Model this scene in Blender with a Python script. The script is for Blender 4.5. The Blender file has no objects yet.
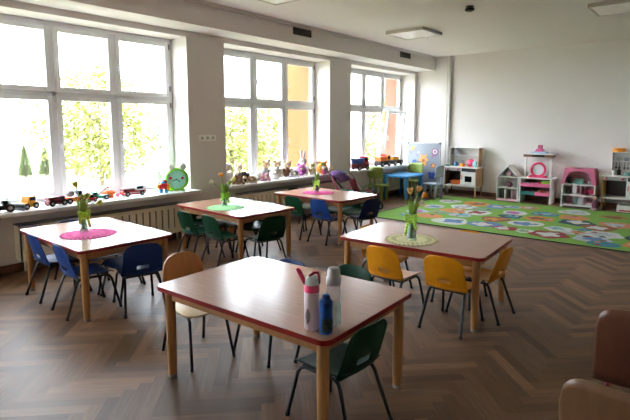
import bpy, bmesh, math, random
from mathutils import Matrix, Vector, Euler
R = math.radians
PI = math.pi
rnd = random.Random(11)
sc = bpy.context.scene
col = sc.collection

# ------------------------------------------------------------------ materials
def lin(c):
    return tuple((v / 12.92 if v <= 0.04045 else ((v + 0.055) / 1.055) ** 2.4) for v in (x / 255 for x in c))

MATS = {}
def mat(name, rgb, rough=0.5, metal=0.0, noise=0.06, nscale=20.0, bump=0.0, spec=0.5, trans=0.0, coat=0.0, stretch=None):
    if name in MATS:
        return MATS[name]
    m = bpy.data.materials.new(name)
    m.use_nodes = True
    nt = m.node_tree
    b = nt.nodes['Principled BSDF']
    c = lin(rgb)
    b.inputs['Roughness'].default_value = rough
    b.inputs['Metallic'].default_value = metal
    b.inputs['Specular IOR Level'].default_value = spec
    b.inputs['Transmission Weight'].default_value = trans
    b.inputs['Coat Weight'].default_value = coat
    tc = nt.nodes.new('ShaderNodeTexCoord')
    mp = nt.nodes.new('ShaderNodeMapping')
    mp.inputs['Scale'].default_value = stretch or (1, 1, 1)
    nz = nt.nodes.new('ShaderNodeTexNoise')
    nz.inputs['Scale'].default_value = nscale
    nz.inputs['Detail'].default_value = 3
    rp = nt.nodes.new('ShaderNodeValToRGB')
    lo = tuple(max(0, v * (1 - noise)) for v in c)
    hi = tuple(min(1, v * (1 + noise)) for v in c)
    rp.color_ramp.elements[0].position = 0.3
    rp.color_ramp.elements[1].position = 0.7
    rp.color_ramp.elements[0].color = (*lo, 1)
    rp.color_ramp.elements[1].color = (*hi, 1)
    L = nt.links.new
    L(tc.outputs['Object'], mp.inputs['Vector'])
    L(mp.outputs['Vector'], nz.inputs['Vector'])
    L(nz.outputs['Fac'], rp.inputs['Fac'])
    L(rp.outputs['Color'], b.inputs['Base Color'])
    if bump:
        bp = nt.nodes.new('ShaderNodeBump')
        bp.inputs['Strength'].default_value = bump
        bp.inputs['Distance'].default_value = 0.01
        L(nz.outputs['Fac'], bp.inputs['Height'])
        L(bp.outputs['Normal'], b.inputs['Normal'])
    MATS[name] = m
    return m

def glass_pane_mat():
    m = bpy.data.materials.new('window_glass')
    m.use_nodes = True
    nt = m.node_tree
    nt.nodes.clear()
    o = nt.nodes.new('ShaderNodeOutputMaterial')
    t = nt.nodes.new('ShaderNodeBsdfTransparent')
    g = nt.nodes.new('ShaderNodeBsdfGlossy')
    g.inputs['Roughness'].default_value = 0.02
    lw = nt.nodes.new('ShaderNodeLayerWeight')
    lw.inputs['Blend'].default_value = 0.5
    pw = nt.nodes.new('ShaderNodeMath')
    pw.operation = 'POWER'
    pw.inputs[1].default_value = 4.0
    f = nt.nodes.new('ShaderNodeMath')
    f.operation = 'MULTIPLY_ADD'
    f.inputs[1].default_value = 0.4
    f.inputs[2].default_value = 0.02
    nt.links.new(lw.outputs['Facing'], pw.inputs[0])
    nt.links.new(pw.outputs[0], f.inputs[0])
    mx = nt.nodes.new('ShaderNodeMixShader')
    t.inputs['Color'].default_value = (0.96, 0.98, 0.97, 1)
    nt.links.new(f.outputs[0], mx.inputs[0])
    nt.links.new(t.outputs[0], mx.inputs[1])
    nt.links.new(g.outputs[0], mx.inputs[2])
    nt.links.new(mx.outputs[0], o.inputs['Surface'])
    return m

def clear_mat(name, rgb, tr=0.8):
    """thin clear plastic or glass: tinted see-through with a glossy skin"""
    m = bpy.data.materials.new(name)
    m.use_nodes = True
    nt = m.node_tree
    nt.nodes.clear()
    o = nt.nodes.new('ShaderNodeOutputMaterial')
    t = nt.nodes.new('ShaderNodeBsdfTransparent')
    t.inputs['Color'].default_value = (*lin(rgb), 1)
    p = nt.nodes.new('ShaderNodeBsdfPrincipled')
    p.inputs['Base Color'].default_value = (*lin(rgb), 1)
    p.inputs['Roughness'].default_value = 0.08
    lw = nt.nodes.new('ShaderNodeLayerWeight')
    lw.inputs['Blend'].default_value = 0.35
    ma = nt.nodes.new('ShaderNodeMath')
    ma.operation = 'MULTIPLY_ADD'
    ma.inputs[1].default_value = 0.42
    ma.inputs[2].default_value = 1 - tr
    ma.use_clamp = True
    mx = nt.nodes.new('ShaderNodeMixShader')
    nt.links.new(lw.outputs['Facing'], ma.inputs[0])
    nt.links.new(ma.outputs[0], mx.inputs[0])
    nt.links.new(t.outputs[0], mx.inputs[1])
    nt.links.new(p.outputs[0], mx.inputs[2])
    nt.links.new(mx.outputs[0], o.inputs['Surface'])
    return m

def floor_mat():
    m = bpy.data.materials.new('oak_herringbone')
    m.use_nodes = True
    nt = m.node_tree
    b = nt.nodes['Principled BSDF']
    L = nt.links.new
    at = nt.nodes.new('ShaderNodeAttribute')
    at.attribute_name = 'tone'
    uv = nt.nodes.new('ShaderNodeUVMap')
    mp = nt.nodes.new('ShaderNodeMapping')
    mp.inputs['Scale'].default_value = (5, 70, 1)
    nz = nt.nodes.new('ShaderNodeTexNoise')
    nz.inputs['Scale'].default_value = 1.0
    nz.inputs['Detail'].default_value = 4
    rp = nt.nodes.new('ShaderNodeValToRGB')
    rp.color_ramp.elements[0].position = 0.3
    rp.color_ramp.elements[0].color = (0.72, 0.70, 0.68, 1)
    rp.color_ramp.elements[1].position = 0.75
    rp.color_ramp.elements[1].color = (1.12, 1.1, 1.08, 1)
    mx = nt.nodes.new('ShaderNodeMix')
    mx.data_type = 'RGBA'
    mx.blend_type = 'MULTIPLY'
    mx.inputs['Factor'].default_value = 1
    L(uv.outputs['UV'], mp.inputs['Vector'])
    L(mp.outputs['Vector'], nz.inputs['Vector'])
    L(nz.outputs['Fac'], rp.inputs['Fac'])
    L(at.outputs['Color'], mx.inputs['A'])
    L(rp.outputs['Color'], mx.inputs['B'])
    L(mx.outputs['Result'], b.inputs['Base Color'])
    b.inputs['Roughness'].default_value = 0.43
    b.inputs['Specular IOR Level'].default_value = 0.22
    return m

# ------------------------------------------------------------------ mesh builder
class MB:
    def __init__(s):
        s.v = []; s.f = []; s.m = []; s.mats = []; s.cur = 0
    def use(s, m):
        if m not in s.mats:
            s.mats.append(m)
        s.cur = s.mats.index(m)
        return s
    def add(s, vs, fs, M=None):
        o = len(s.v)
        if M is not None:
            vs = [M @ Vector(v) for v in vs]
        s.v += [tuple(v) for v in vs]
        s.f += [tuple(i + o for i in f) for f in fs]
        s.m += [s.cur] * len(fs)
        return s
    def box(s, a, b, M=None):
        x0, y0, z0 = a; x1, y1, z1 = b
        x0, x1 = min(x0, x1), max(x0, x1); y0, y1 = min(y0, y1), max(y0, y1); z0, z1 = min(z0, z1), max(z0, z1)
        vs = [(x0, y0, z0), (x1, y0, z0), (x1, y1, z0), (x0, y1, z0), (x0, y0, z1), (x1, y0, z1), (x1, y1, z1), (x0, y1, z1)]
        fs = [(0, 3, 2, 1), (4, 5, 6, 7), (0, 1, 5, 4), (1, 2, 6, 5), (2, 3, 7, 6), (3, 0, 4, 7)]
        return s.add(vs, fs, M)
    def tube(s, pts, r, n=8, M=None, close=False):
        pts = [Vector(p) for p in pts]
        rs = r if isinstance(r, (list, tuple)) else [r] * len(pts)
        vs = []; fs = []
        k = len(pts)
        prev = None
        for i, p in enumerate(pts):
            if close:
                t = (pts[(i + 1) % k] - pts[i - 1]).normalized()
            else:
                t = (pts[min(i + 1, k - 1)] - pts[max(i - 1, 0)]).normalized()
            if prev is None:
                a = Vector((0, 0, 1)) if abs(t.z) < 0.9 else Vector((1, 0, 0))
                u = t.cross(a).normalized()
            else:
                u = (prev - t * prev.dot(t)).normalized()
            prev = u
            w = t.cross(u)
            for j in range(n):
                an = 2 * PI * j / n
                vs.append(p + (u * math.cos(an) + w * math.sin(an)) * rs[i])
        for i in range(k if close else k - 1):
            for j in range(n):
                a = i * n + j; b2 = i * n + (j + 1) % n
                i2 = (i + 1) % k
                fs.append((a, b2, i2 * n + (j + 1) % n, i2 * n + j))
        if not close:
            fs.append(tuple(range(n))[::-1]); fs.append(tuple((k - 1) * n + j for j in range(n)))
        return s.add(vs, fs, M)
    def lathe(s, prof, n=20, M=None, cap=True):
        vs = []; fs = []
        for r, z in prof:
            for j in range(n):
                a = 2 * PI * j / n
                vs.append((r * math.cos(a), r * math.sin(a), z))
        for i in range(len(prof) - 1):
            for j in range(n):
                fs.append((i * n + j, i * n + (j + 1) % n, (i + 1) * n + (j + 1) % n, (i + 1) * n + j))
        if cap:
            fs.append(tuple(range(n))[::-1]); fs.append(tuple((len(prof) - 1) * n + j for j in range(n)))
        return s.add(vs, fs, M)
    def ell(s, c, r, n=14, M=None):
        if not isinstance(r, (list, tuple)):
            r = (r, r, r)
        k = max(6, n * 2 // 3)
        vs = [(c[0], c[1], c[2] - r[2])]; fs = []
        for i in range(1, k):
            ph = -PI / 2 + PI * i / k
            for j in range(n):
                a = 2 * PI * j / n
                vs.append((c[0] + r[0] * math.cos(ph) * math.cos(a), c[1] + r[1] * math.cos(ph) * math.sin(a), c[2] + r[2] * math.sin(ph)))
        vs.append((c[0], c[1], c[2] + r[2]))
        for j in range(n):
            fs.append((0, 1 + (j + 1) % n, 1 + j))
            fs.append((len(vs) - 1, 1 + (k - 2) * n + j, 1 + (k - 2) * n + (j + 1) % n))
        for i in range(k - 2):
            for j in range(n):
                fs.append((1 + i * n + j, 1 + i * n + (j + 1) % n, 1 + (i + 1) * n + (j + 1) % n, 1 + (i + 1) * n + j))
        return s.add(vs, fs, M)
    def prism(s, poly, z0, z1, M=None):
        n = len(poly)
        vs = [(x, y, z0) for x, y in poly] + [(x, y, z1) for x, y in poly]
        fs = [tuple(range(n))[::-1], tuple(range(n, 2 * n))] + [(i, (i + 1) % n, n + (i + 1) % n, n + i) for i in range(n)]
        return s.add(vs, fs, M)
    def grid(s, fn, nu, nv, skip=None, M=None):
        vs = [fn(-1 + 2 * i / nu, j / nv) for j in range(nv + 1) for i in range(nu + 1)]
        fs = []
        for j in range(nv):
            for i in range(nu):
                if skip and skip(-1 + 2 * (i + .5) / nu, (j + .5) / nv):
                    continue
                a = j * (nu + 1) + i
                fs.append((a, a + 1, a + nu + 2, a + nu + 1))
        return s.add(vs, fs, M)
    def build(s, name, m=None, parent=None, smooth=None, bevel=0.0, solid=0.0, sub=0, loc=None, rz=None):
        me = bpy.data.meshes.new(name)
        me.from_pydata(s.v, [], s.f)
        if s.mats:
            for x in s.mats:
                me.materials.append(x)
            me.polygons.foreach_set('material_index', s.m)
        elif m:
            me.materials.append(m)
        bm = bmesh.new(); bm.from_mesh(me)
        if not solid:
            bmesh.ops.recalc_face_normals(bm, faces=bm.faces)
        bm.to_mesh(me); bm.free()
        if smooth:
            me.polygons.foreach_set('use_smooth', [True] * len(me.polygons))
            if smooth is not True:
                me.set_sharp_from_angle(angle=R(smooth))
        o = bpy.data.objects.new(name, me)
        col.objects.link(o)
        if parent is not None:
            o.parent = parent
        if solid:
            d = o.modifiers.new('solid', 'SOLIDIFY'); d.thickness = solid; d.offset = 0
        if sub:
            d = o.modifiers.new('sub', 'SUBSURF'); d.levels = sub; d.render_levels = sub
        if bevel:
            d = o.modifiers.new('bevel', 'BEVEL'); d.width = bevel; d.segments = 2; d.limit_method = 'ANGLE'
        if loc is not None:
            o.location = loc
        if rz is not None:
            o.rotation_euler = (0, 0, rz)
        return o

def rrect(x0, y0, x1, y1, r, n=5):
    out = []
    for cx, cy, a0 in ((x1 - r, y0 + r, -90), (x1 - r, y1 - r, 0), (x0 + r, y1 - r, 90), (x0 + r, y0 + r, 180)):
        for i in range(n + 1):
            a = R(a0 + 90 * i / n)
            out.append((cx + r * math.cos(a), cy + r * math.sin(a)))
    return out

def T(x, y, z, rz=0, rx=0, ry=0, s=1):
    return Matrix.Translation((x, y, z)) @ Euler((rx, ry, rz)).to_matrix().to_4x4() @ Matrix.Diagonal((s, s, s, 1))

def tag(o, label=None, cat=None, group=None, kind=None):
    if label: o['label'] = label
    if cat: o['category'] = cat
    if group: o['group'] = group
    if kind: o['kind'] = kind
    return o

def thing(name, label, cat, loc=(0, 0, 0), rz=0.0, group=None, kind=None):
    o = bpy.data.objects.new(name, None)
    o.empty_display_size = 0.05
    col.objects.link(o)
    o.location = loc
    o.rotation_euler = (0, 0, rz)
    return tag(o, label, cat, group, kind)

KIDS = {}
def copy_tree(o, parent=None):
    c = o.copy()
    col.objects.link(c)
    if parent is not None:
        c.parent = parent
    for ch in list(o.children):
        copy_tree(ch, c)
    return c

def struct(name, mb, m, **k):
    return tag(mb.build(name, m, **k), kind='structure')

# palette
WALL = mat('wall_paint', (223, 216, 211), 0.75, noise=0.015, nscale=3)
CEIL = mat('ceiling_paint', (224, 215, 209), 0.8, noise=0.01, nscale=3)
UPVC = mat('white_window_plastic', (232, 233, 236), 0.3, noise=0.01)
SILL = mat('white_sill', (238, 238, 239), 0.3, noise=0.02)
RAD = mat('cream_radiator_cover', (240, 231, 208), 0.45, noise=0.02)
RADTOP = mat('grey_cover_top', (96, 96, 98), 0.4)
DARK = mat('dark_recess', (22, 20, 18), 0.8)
BEECH = mat('beech_wood', (172, 124, 76), 0.42, noise=0.14, nscale=6, stretch=(8, 8, 0.6))
TOPM = mat('beech_laminate_top', (168, 128, 108), 0.24, spec=.3, noise=0.09, nscale=7, stretch=(0.8, 9, 1))
REDE = mat('red_edge_band', (134, 22, 18), 0.45, spec=.3)
SKIRT = mat('brown_skirting_wood', (98, 62, 40), 0.5, noise=0.15, stretch=(1, 1, 8))
BLACKM = mat('black_steel_tube', (20, 20, 22), 0.35, spec=0.5)
BLUE = mat('blue_chair_plastic', (28, 58, 116), 0.4, spec=.2)
NAVY = mat('navy_chair_plastic', (24, 44, 90), 0.4, spec=.2)
GREEN = mat('green_chair_plastic', (6, 56, 34), 0.4, spec=.2)
YELL = mat('yellow_chair_plastic', (214, 140, 22), 0.32, spec=.3)
PLY = mat('varnished_plywood', (176, 116, 62), 0.35, noise=0.12, nscale=5, stretch=(7, 7, 1))
PLYL = mat('pale_plywood_seat', (206, 176, 126), 0.35, noise=0.1, nscale=5, stretch=(7, 1, 1))
PURP = mat('dark_violet_steel', (44, 32, 52), 0.35)
WHITEP = mat('white_painted_wood', (228, 226, 222), 0.4, noise=0.02)
BLACKP = mat('black_plastic', (18, 18, 20), 0.4)
PANE = glass_pane_mat()
GLASSV = clear_mat('vase_glass', (232, 240, 236), 0.92)
WATER = clear_mat('vase_water', (226, 238, 232), 0.94)

# ------------------------------------------------------------------ room
XW, XF, YF, ZC = -5.45, -5.80, 10.25, 2.975
XR, YN = 3.3, -2.2
XO = -6.05                       # outside face
OPEN = [(1.55, 3.975), (4.60, 7.01), (7.66, 10.13)]
HID = (-1.5, 0.93)               # unseen extra window continuing the row behind the camera's left, added for its light
SZ, RT = 0.63, 2.62              # sill top, reveal top

# floor: herringbone planks, one mesh
def make_floor():
    Lp, w = 0.49, 0.07
    k = 7
    verts = []; faces = []; tones = []; uvs = []
    ca = math.cos(R(45)); sa = ca
    base = lin((112, 84, 62))
    import itertools
    def put(x0, y0, dx, dy, horiz):
        pts = [(x0, y0), (x0 + dx, y0), (x0 + dx, y0 + dy), (x0, y0 + dy)]
        P = [(p[0] * ca - p[1] * sa - 1.4, p[0] * sa + p[1] * ca + 4.1) for p in pts]
        cx = sum(p[0] for p in P) / 4; cy = sum(p[1] for p in P) / 4
        if not (XW - 0.5 < cx < XR + 0.4 and YN - 0.4 < cy < YF + 0.4):
            return
        o = len(verts)
        verts.extend((max(XW - .3, min(XR + .2, x)), max(YN - .2, min(YF + .2, y)), 0) for x, y in P)
        faces.append((o, o + 1, o + 2, o + 3))
        t = rnd.choice([0.62, 0.78, 0.86, 0.94, 1.0, 1.0, 1.1, 1.22, 1.45])
        wv = rnd.uniform(-0.05, 0.05)
        tones.append((base[0] * t * (1 + wv), base[1] * t, base[2] * t * (1 - wv), 1))
        q = rnd.uniform(0, 50)
        if horiz:
            uvs.append([(q, q), (q + dx, q), (q + dx, q + dy), (q, q + dy)])
        else:
            uvs.append([(q, q), (q, q + dx), (q + dy, q + dx), (q + dy, q)])
    N = 28
    for i in range(-150, 150):
        for j in range(-N, N):
            # staircase herringbone
            x = i * w + j * Lp; y = i * w - j * Lp
            put(x, y, Lp, w, True)
            put(x + 0.0, y + w, w, Lp, False) if False else put(x - w + w, y + w, w, Lp, False)
    me = bpy.data.meshes.new('floor')
    me.from_pydata(verts, [], faces)
    at = me.attributes.new('tone', 'FLOAT_COLOR', 'FACE')
    at.data.foreach_set('color', [c for t in tones for c in t])
    ul = me.uv_layers.new(name='UVMap')
    ul.data.foreach_set('uv', [c for f in uvs for p in f for c in p])
    me.materials.append(floor_mat())
    o = bpy.data.objects.new('floor', me)
    col.objects.link(o)
    return tag(o, kind='structure')
make_floor()
sub = MB().box((XW - .5, YN - .2, -0.2), (XR + .2, YF + .2, -0.01))
struct('floor_slab', sub, SKIRT)

struct('ceiling', MB().box((XO, YN - .2, ZC), (XR + .2, YF + .2, ZC + .2)), CEIL)
w = MB()
edges = [(YN - .2, HID[0]), (HID[1], OPEN[0][0]), (OPEN[0][1], OPEN[1][0]), (OPEN[1][1], OPEN[2][0]), (OPEN[2][1], YF + .2)]
for a, b in edges:
    w.box((XO, a, -0.2), (XW, b, ZC))
for a, b in OPEN + [HID]:
    w.box((XO, a, -0.2), (XW, b, SZ - .05))
    w.box((XO, a, RT), (XW, b, ZC))
struct('wall_left', w, WALL)
struct('wall_far', MB().box((XW, YF, -.2), (XR + .2, YF + .2, ZC)), WALL)
struct('wall_right', MB().box((XR, YN - .2, -.2), (XR + .2, YF, ZC)), WALL)
struct('wall_near', MB().box((XW, YN - .2, -.2), (XR, YN, ZC)), WALL)
# the boxed-in duct along the window wall
struct('trim_1', MB().box((XW, YN, 2.69), (-5.02, YF, ZC)), WALL)
struct('trim_2', MB().box((-5.02, YN, ZC - .035), (-4.99, YF, ZC)).box((-4.99, YN, ZC - .015), (-4.96, YF, ZC)), WALL)
# pipe box up the far wall
struct('trim_3', MB().tube([(-4.64, YF - .035, 0), (-4.64, YF - .035, ZC)], 0.03, 12), mat('grey_painted_pipe', (186, 184, 180), 0.5), smooth=40)
struct('trim_4', MB().box((-5.45, YF - .012, .08), (-4.72, YF, ZC)), WALL)
bb = MB().box((XW, YF - .02, 0), (XR, YF, 0.085))
struct('baseboard_far', bb, SKIRT, bevel=.004)
struct('baseboard_left', MB().box((XW, YN, 0), (XW + .02, YF - .02, 0.085)), SKIRT, bevel=.004)

# ------------------------------------------------------------------ windows
HANDLE = mat('window_handle_white', (236, 236, 238), 0.3)
def frame_rect(mb, y0, y1, z0, z1, wd, x0, x1):
    mb.box((x0, y0, z0), (x1, y0 + wd, z1)); mb.box((x0, y1 - wd, z0), (x1, y1, z1))
    mb.box((x0, y0 + wd, z0), (x1, y1 - wd, z0 + wd)); mb.box((x0, y0 + wd, z1 - wd), (x1, y1 - wd, z1))

def make_window(i, y0, y1, tilt=False):
    root = thing('window_%d' % i, None, None, (XF, (y0 + y1) / 2, SZ), kind='structure')
    hw = (y1 - y0) / 2
    ox, oy, oz = 0, (y0 + y1) / 2, SZ
    # in local coordinates: y about centre, z above sill
    zt = RT - SZ; zm = 1.832 - SZ
    m1, m2 = hw - 1.54, hw - 0.815          # mullion centres
    f = MB()
    frame_rect(f, -hw, hw, 0, zt, 0.062, -0.075, 0.0)
    f.box((-0.075, -hw + .06, zm - .03), (0.0, hw - .06, zm + .03))
    for mm in (m1, m2):
        f.box((-0.075, mm - .03, .06), (0, mm + .03, zt - .06))
    f.build('window_frame', UPVC, root, bevel=.006)
    ys = [(-hw + .05, m1 - .02), (m1 + .02, m2 - .02), (m2 + .02, hw - .05)]
    for c, (a, b) in enumerate(ys):
        for r, (z0, z1) in enumerate(((.05, zm - .02), (zm + .02, zt - .05))):
            s = MB()
            tl = tilt and c == 2 and r == 0
            frame_rect(s, a, b, z0, z1, 0.056, -0.05, 0.018)
            if tl:
                Mx = Matrix.Translation((0, 0, z0)) @ Euler((0, R(7), 0)).to_matrix().to_4x4() @ Matrix.Translation((0.02, 0, -z0))
                s.v = [tuple(Mx @ Vector(v)) for v in s.v]
            so = s.build('sash', UPVC, root, bevel=.006)
            p = MB().box((-0.02, a + .05, z0 + .05), (-0.012, b - .05, z1 - .05))
            if tl:
                p.v = [tuple(Mx @ Vector(v)) for v in p.v]
            p.build('pane', PANE, so)
            if c != 0 or r == 0:
                yy = a + .028
                zz = (z0 + z1) / 2 + (0 if r else 0.02)
                h = MB().box((0.018, yy - .013, zz - .03), (0.026, yy + .013, zz + .03))
                h.tube([(0.022, yy, zz), (0.05, yy, zz), (0.052, yy, zz - .1)], 0.008, 8)
                if tl:
                    h.v = [tuple(Mx @ Vector(v)) for v in h.v]
                h.build('handle', HANDLE, so, smooth=40)
    if i != 4:
        hg = MB()
        for zz in (.12, zm - .12, zm + .1, zt - .14):
            hg.box((0.0, hw - .05, zz), (0.024, hw - .034, zz + .07))
        hg.build('hinge', mat('grey_hinge', (120, 120, 124), .4), root)
    sl = MB().box((-0.0, -hw - (.06 if i != 3 else .02), -.045), (XW + .16 - XF, hw + (.06 if i != 3 else .02), 0))
    sl.box((-.0, -hw, -.05), (.05, hw, .012))
    sl.build('window_sill', SILL, root, bevel=.008)
    # splayed-free plaster lining outside
    return root
for i, (a, b) in enumerate(OPEN):
    make_window(i + 1, a, b, i == 2)
make_window(4, *HID)

# ------------------------------------------------------------------ radiators
def radiator(name, label, y0, y1, first=0.3, knob=False):
    t = thing(name, label, 'radiator cover', (XW, (y0 + y1) / 2, 0.12), group='radiator covers below the windows')
    h = (y1 - y0) / 2; D = .145; Z = .375
    b = MB()
    b.box((D - .016, -h, 0), (D, h, .065)); b.box((D - .016, -h, .315), (D, h, Z - .012))
    y = -h
    slots = []
    yy = -h + .13
    while yy < h - .09:
        slots.append(yy)
        yy += 0.21 if yy < -h + first else 0.088
    for s_ in slots:
        b.box((D - .016, y, .065), (D, s_, .315))
        y = s_ + .022
    b.box((D - .016, y, .065), (D, h, .315))
    b.box((0, -h, 0), (D, -h + .016, Z - .012)); b.box((0, h - .016, 0), (D, h, Z - .012))
    b.build('front_grille', RAD, t)
    MB().box((0, -h - .008, Z - .012), (D + .012, h + .008, Z)).build('top_board', RADTOP, t, bevel=.003)
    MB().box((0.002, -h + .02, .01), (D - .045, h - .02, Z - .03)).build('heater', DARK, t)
    for q in (-h + .06, h - .06):
        MB().tube([(.06, q, .02), (.06, q, -.12)], .011, 8).build('pipe', mat('white_pipe', (205, 200, 190), .4), t, smooth=40)
    if knob:
        MB().lathe([(.022, 0), (.026, .01), (.026, .05), (.015, .06)], 12, T(.10, -h - .065, .28, rx=R(-90))).build('thermostat_knob', BLACKP, t, smooth=40)
    return t
radiator('radiator_cover', 'slotted cream radiator cover below the sill lined with toy vehicles', 1.82, 3.76, 0.45)
radiator('radiator_cover', 'slotted cream radiator cover below the sill of soft toys', 4.76, 6.95, 0.05, True)
radiator('radiator_cover', 'slotted cream radiator cover behind the low blue plastic table', 8.75, 10.0, 0.05)

# ------------------------------------------------------------------ ceiling fittings
LF = mat('grey_lamp_frame', (178, 172, 160), .5)
LD = mat('lamp_diffuser', (244, 232, 228), .25, noise=.01)
def ceiling_lamp(x, y, label):
    t = thing('ceiling_light', label, 'ceiling light', (x, y, ZC - .05), group='flat ceiling lights')
    h = .33
    f = MB()
    f.box((-h, -h, 0), (-h + .025, h, .05)); f.box((h - .025, -h, 0), (h, h, .05))
    f.box((-h + .025, -h, 0), (h - .025, -h + .025, .05)); f.box((-h + .025, h - .025, 0), (h - .025, h, .05))
    f.build('lamp_frame', LF, t, bevel=.003)
    MB().box((-h + .025, -h + .025, .006), (h - .025, h - .025, .045)).build('diffuser', LD, t)
    return t
ceiling_lamp(-3.95, 7.28, 'square flat ceiling light above the window end of the far room, near the air vent')
ceiling_lamp(-1.08, 7.32, 'square flat ceiling light cut by the right edge, top right corner')
ceiling_lamp(-3.97, 4.13, 'square flat ceiling light cut by the top edge, nearest the viewer')
VF = mat('vent_grille_grey', (70, 66, 60), .5)
def vent(y0, y1, label):
    t = thing('air_vent', label, 'air vent', (-5.02, (y0 + y1) / 2, 2.825), group='air vents on the boxed-in duct')
    h = (y1 - y0) / 2
    MB().box((.0005, -h, 0), (.004, h, .105)).build('backing', DARK, t)
    f = MB()
    frame_rect(f, -h, h, 0, .105, .01, .0045, .014)
    f.build('vent_frame', VF, t)
    s = MB()
    n = 9
    for i in range(n):
        y = -h + .03 + (2 * h - .08) * i / (n - 1)
        s.tube([(.008, y - .012, .012), (.008, y + .03, .094)], .005, 6)
    s.build('slats', mat('vent_slat', (120, 116, 106), .5), t)
vent(5.56, 5.97, 'dark slatted air vent in the duct above the middle window')
vent(8.70, 9.10, 'dark slatted air vent in the duct above the farthest window')
vent(2.55, 2.96, 'dark slatted air vent in the duct at the top edge above the nearest window')
t = thing('smoke_detector', 'small dark round detector hanging from the ceiling', 'smoke detector', (-2.58, 6.18, ZC))
MB().lathe([(.05, 0), (.05, -.018), (.03, -.02)], 16).build('detector_base', mat('detector_grey', (70, 66, 62), .5), t, smooth=30)
MB().lathe([(.034, -.018), (.06, -.035), (.058, -.055), (.03, -.068)], 16).build('detector_head', BLACKP, t, smooth=30)
t = thing('wall_socket', 'white three-gang socket plate on the pillar between the first two windows', 'socket', (XW, 4.27, 1.31))
MB().box((0, -.145, -.042), (.011, .145, .042)).build('socket_plate', mat('socket_white', (244, 242, 238), .3), t, bevel=.003)
for i in (-1, 0, 1):
    s = MB().lathe([(.024, 0), (.024, .004), (.018, .004), (.018, .001)], 14, T(.0115, i * .09, 0, ry=R(90)))
    so = s.build('socket_insert', mat('socket_insert_grey', (200, 198, 192), .4), t)
    MB().ell((.016, i * .09, .007), .0035, 8).ell((.016, i * .09, -.007), .0035, 8).build('socket_hole', DARK, so)

# ------------------------------------------------------------------ tables
CAP = mat('grey_foot_cap', (150, 146, 140), .5)
KS = .968
TZ = .56                         # table height
def make_table():
    t = thing('classroom_table', None, 'table', group='rectangular tables with red edges')
    L_, W_, H_ = .602, .404, TZ
    MB().prism(rrect(-L_ + .003, -W_ + .003, L_ - .003, W_ - .003, .045), H_ - .0255, H_).build('tabletop', TOPM, t)
    e = MB()
    a = rrect(-L_, -W_, L_, W_, .048); b = rrect(-L_ + .003, -W_ + .003, L_ - .003, W_ - .003, .045)
    n = len(a)
    vs = [(x, y, z) for z in (H_ - .025, H_ - .0006) for x, y in a] + [(x, y, z) for z in (H_ - .025, H_ - .0006) for x, y in b]
    fs = []
    for i in range(n):
        j = (i + 1) % n
        fs += [(i, j, n + j, n + i), (2 * n + i, 3 * n + i, 3 * n + j, 2 * n + j), (n + i, n + j, 3 * n + j, 3 * n + i), (i, 2 * n + i, 2 * n + j, j)]
    e.add(vs, fs)
    e.build('edge_band', REDE, t)
    ap = MB()
    for s in (-1, 1):
        ap.box((-L_ + .09, s * (W_ - .07), H_ - .085), (L_ - .09, s * (W_ - .05), H_ - .026))
        ap.box((s * (L_ - .07), -W_ + .09, H_ - .085), (s * (L_ - .05), W_ - .09, H_ - .026))
    ap.build('apron', BEECH, t, bevel=.002)
    for sx, sy in ((-1, -1), (1, -1), (1, 1), (-1, 1)):
        x, y = sx * (L_ - .062), sy * (W_ - .062)
        lg = MB().lathe([(.023, .012), (.026, .1), (.0285, .32), (.0285, H_ - .026)], 16, T(x, y, 0)).build('leg', BEECH, t, smooth=40)
        MB().lathe([(.0235, 0), (.0245, .012), (.0245, .02)], 16, T(x, y, 0)).build('foot_cap', CAP, lg, smooth=40)
    return t
TABLES = [
    (-4.30, 2.085, -1.0, 'table with a pink doily ringed by blue chairs, beside the nearest window'),
    (-4.427, 3.85, -3.6, 'table with a green doily ringed by green chairs'),
    (-4.263, 5.375, -2.1, 'farthest wooden table, pink doily, mixed green and blue chairs around it'),
    (-1.905, 3.787, 3.7, 'table with a cream lace doily ringed by yellow chairs'),
    (-1.93, 2.03, 1.9, 'nearest wooden table, three drink bottles standing on one corner'),
]
t0 = make_table()
for i, (x, y, a, lb) in enumerate(TABLES):
    t = t0 if i == 0 else copy_tree(t0)
    t.location = (x * KS, y * KS, 0); t.rotation_euler.z = R(a); t['label'] = lb
    if i == 4:
        t.scale = (1.03, 1.03, 1)

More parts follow.
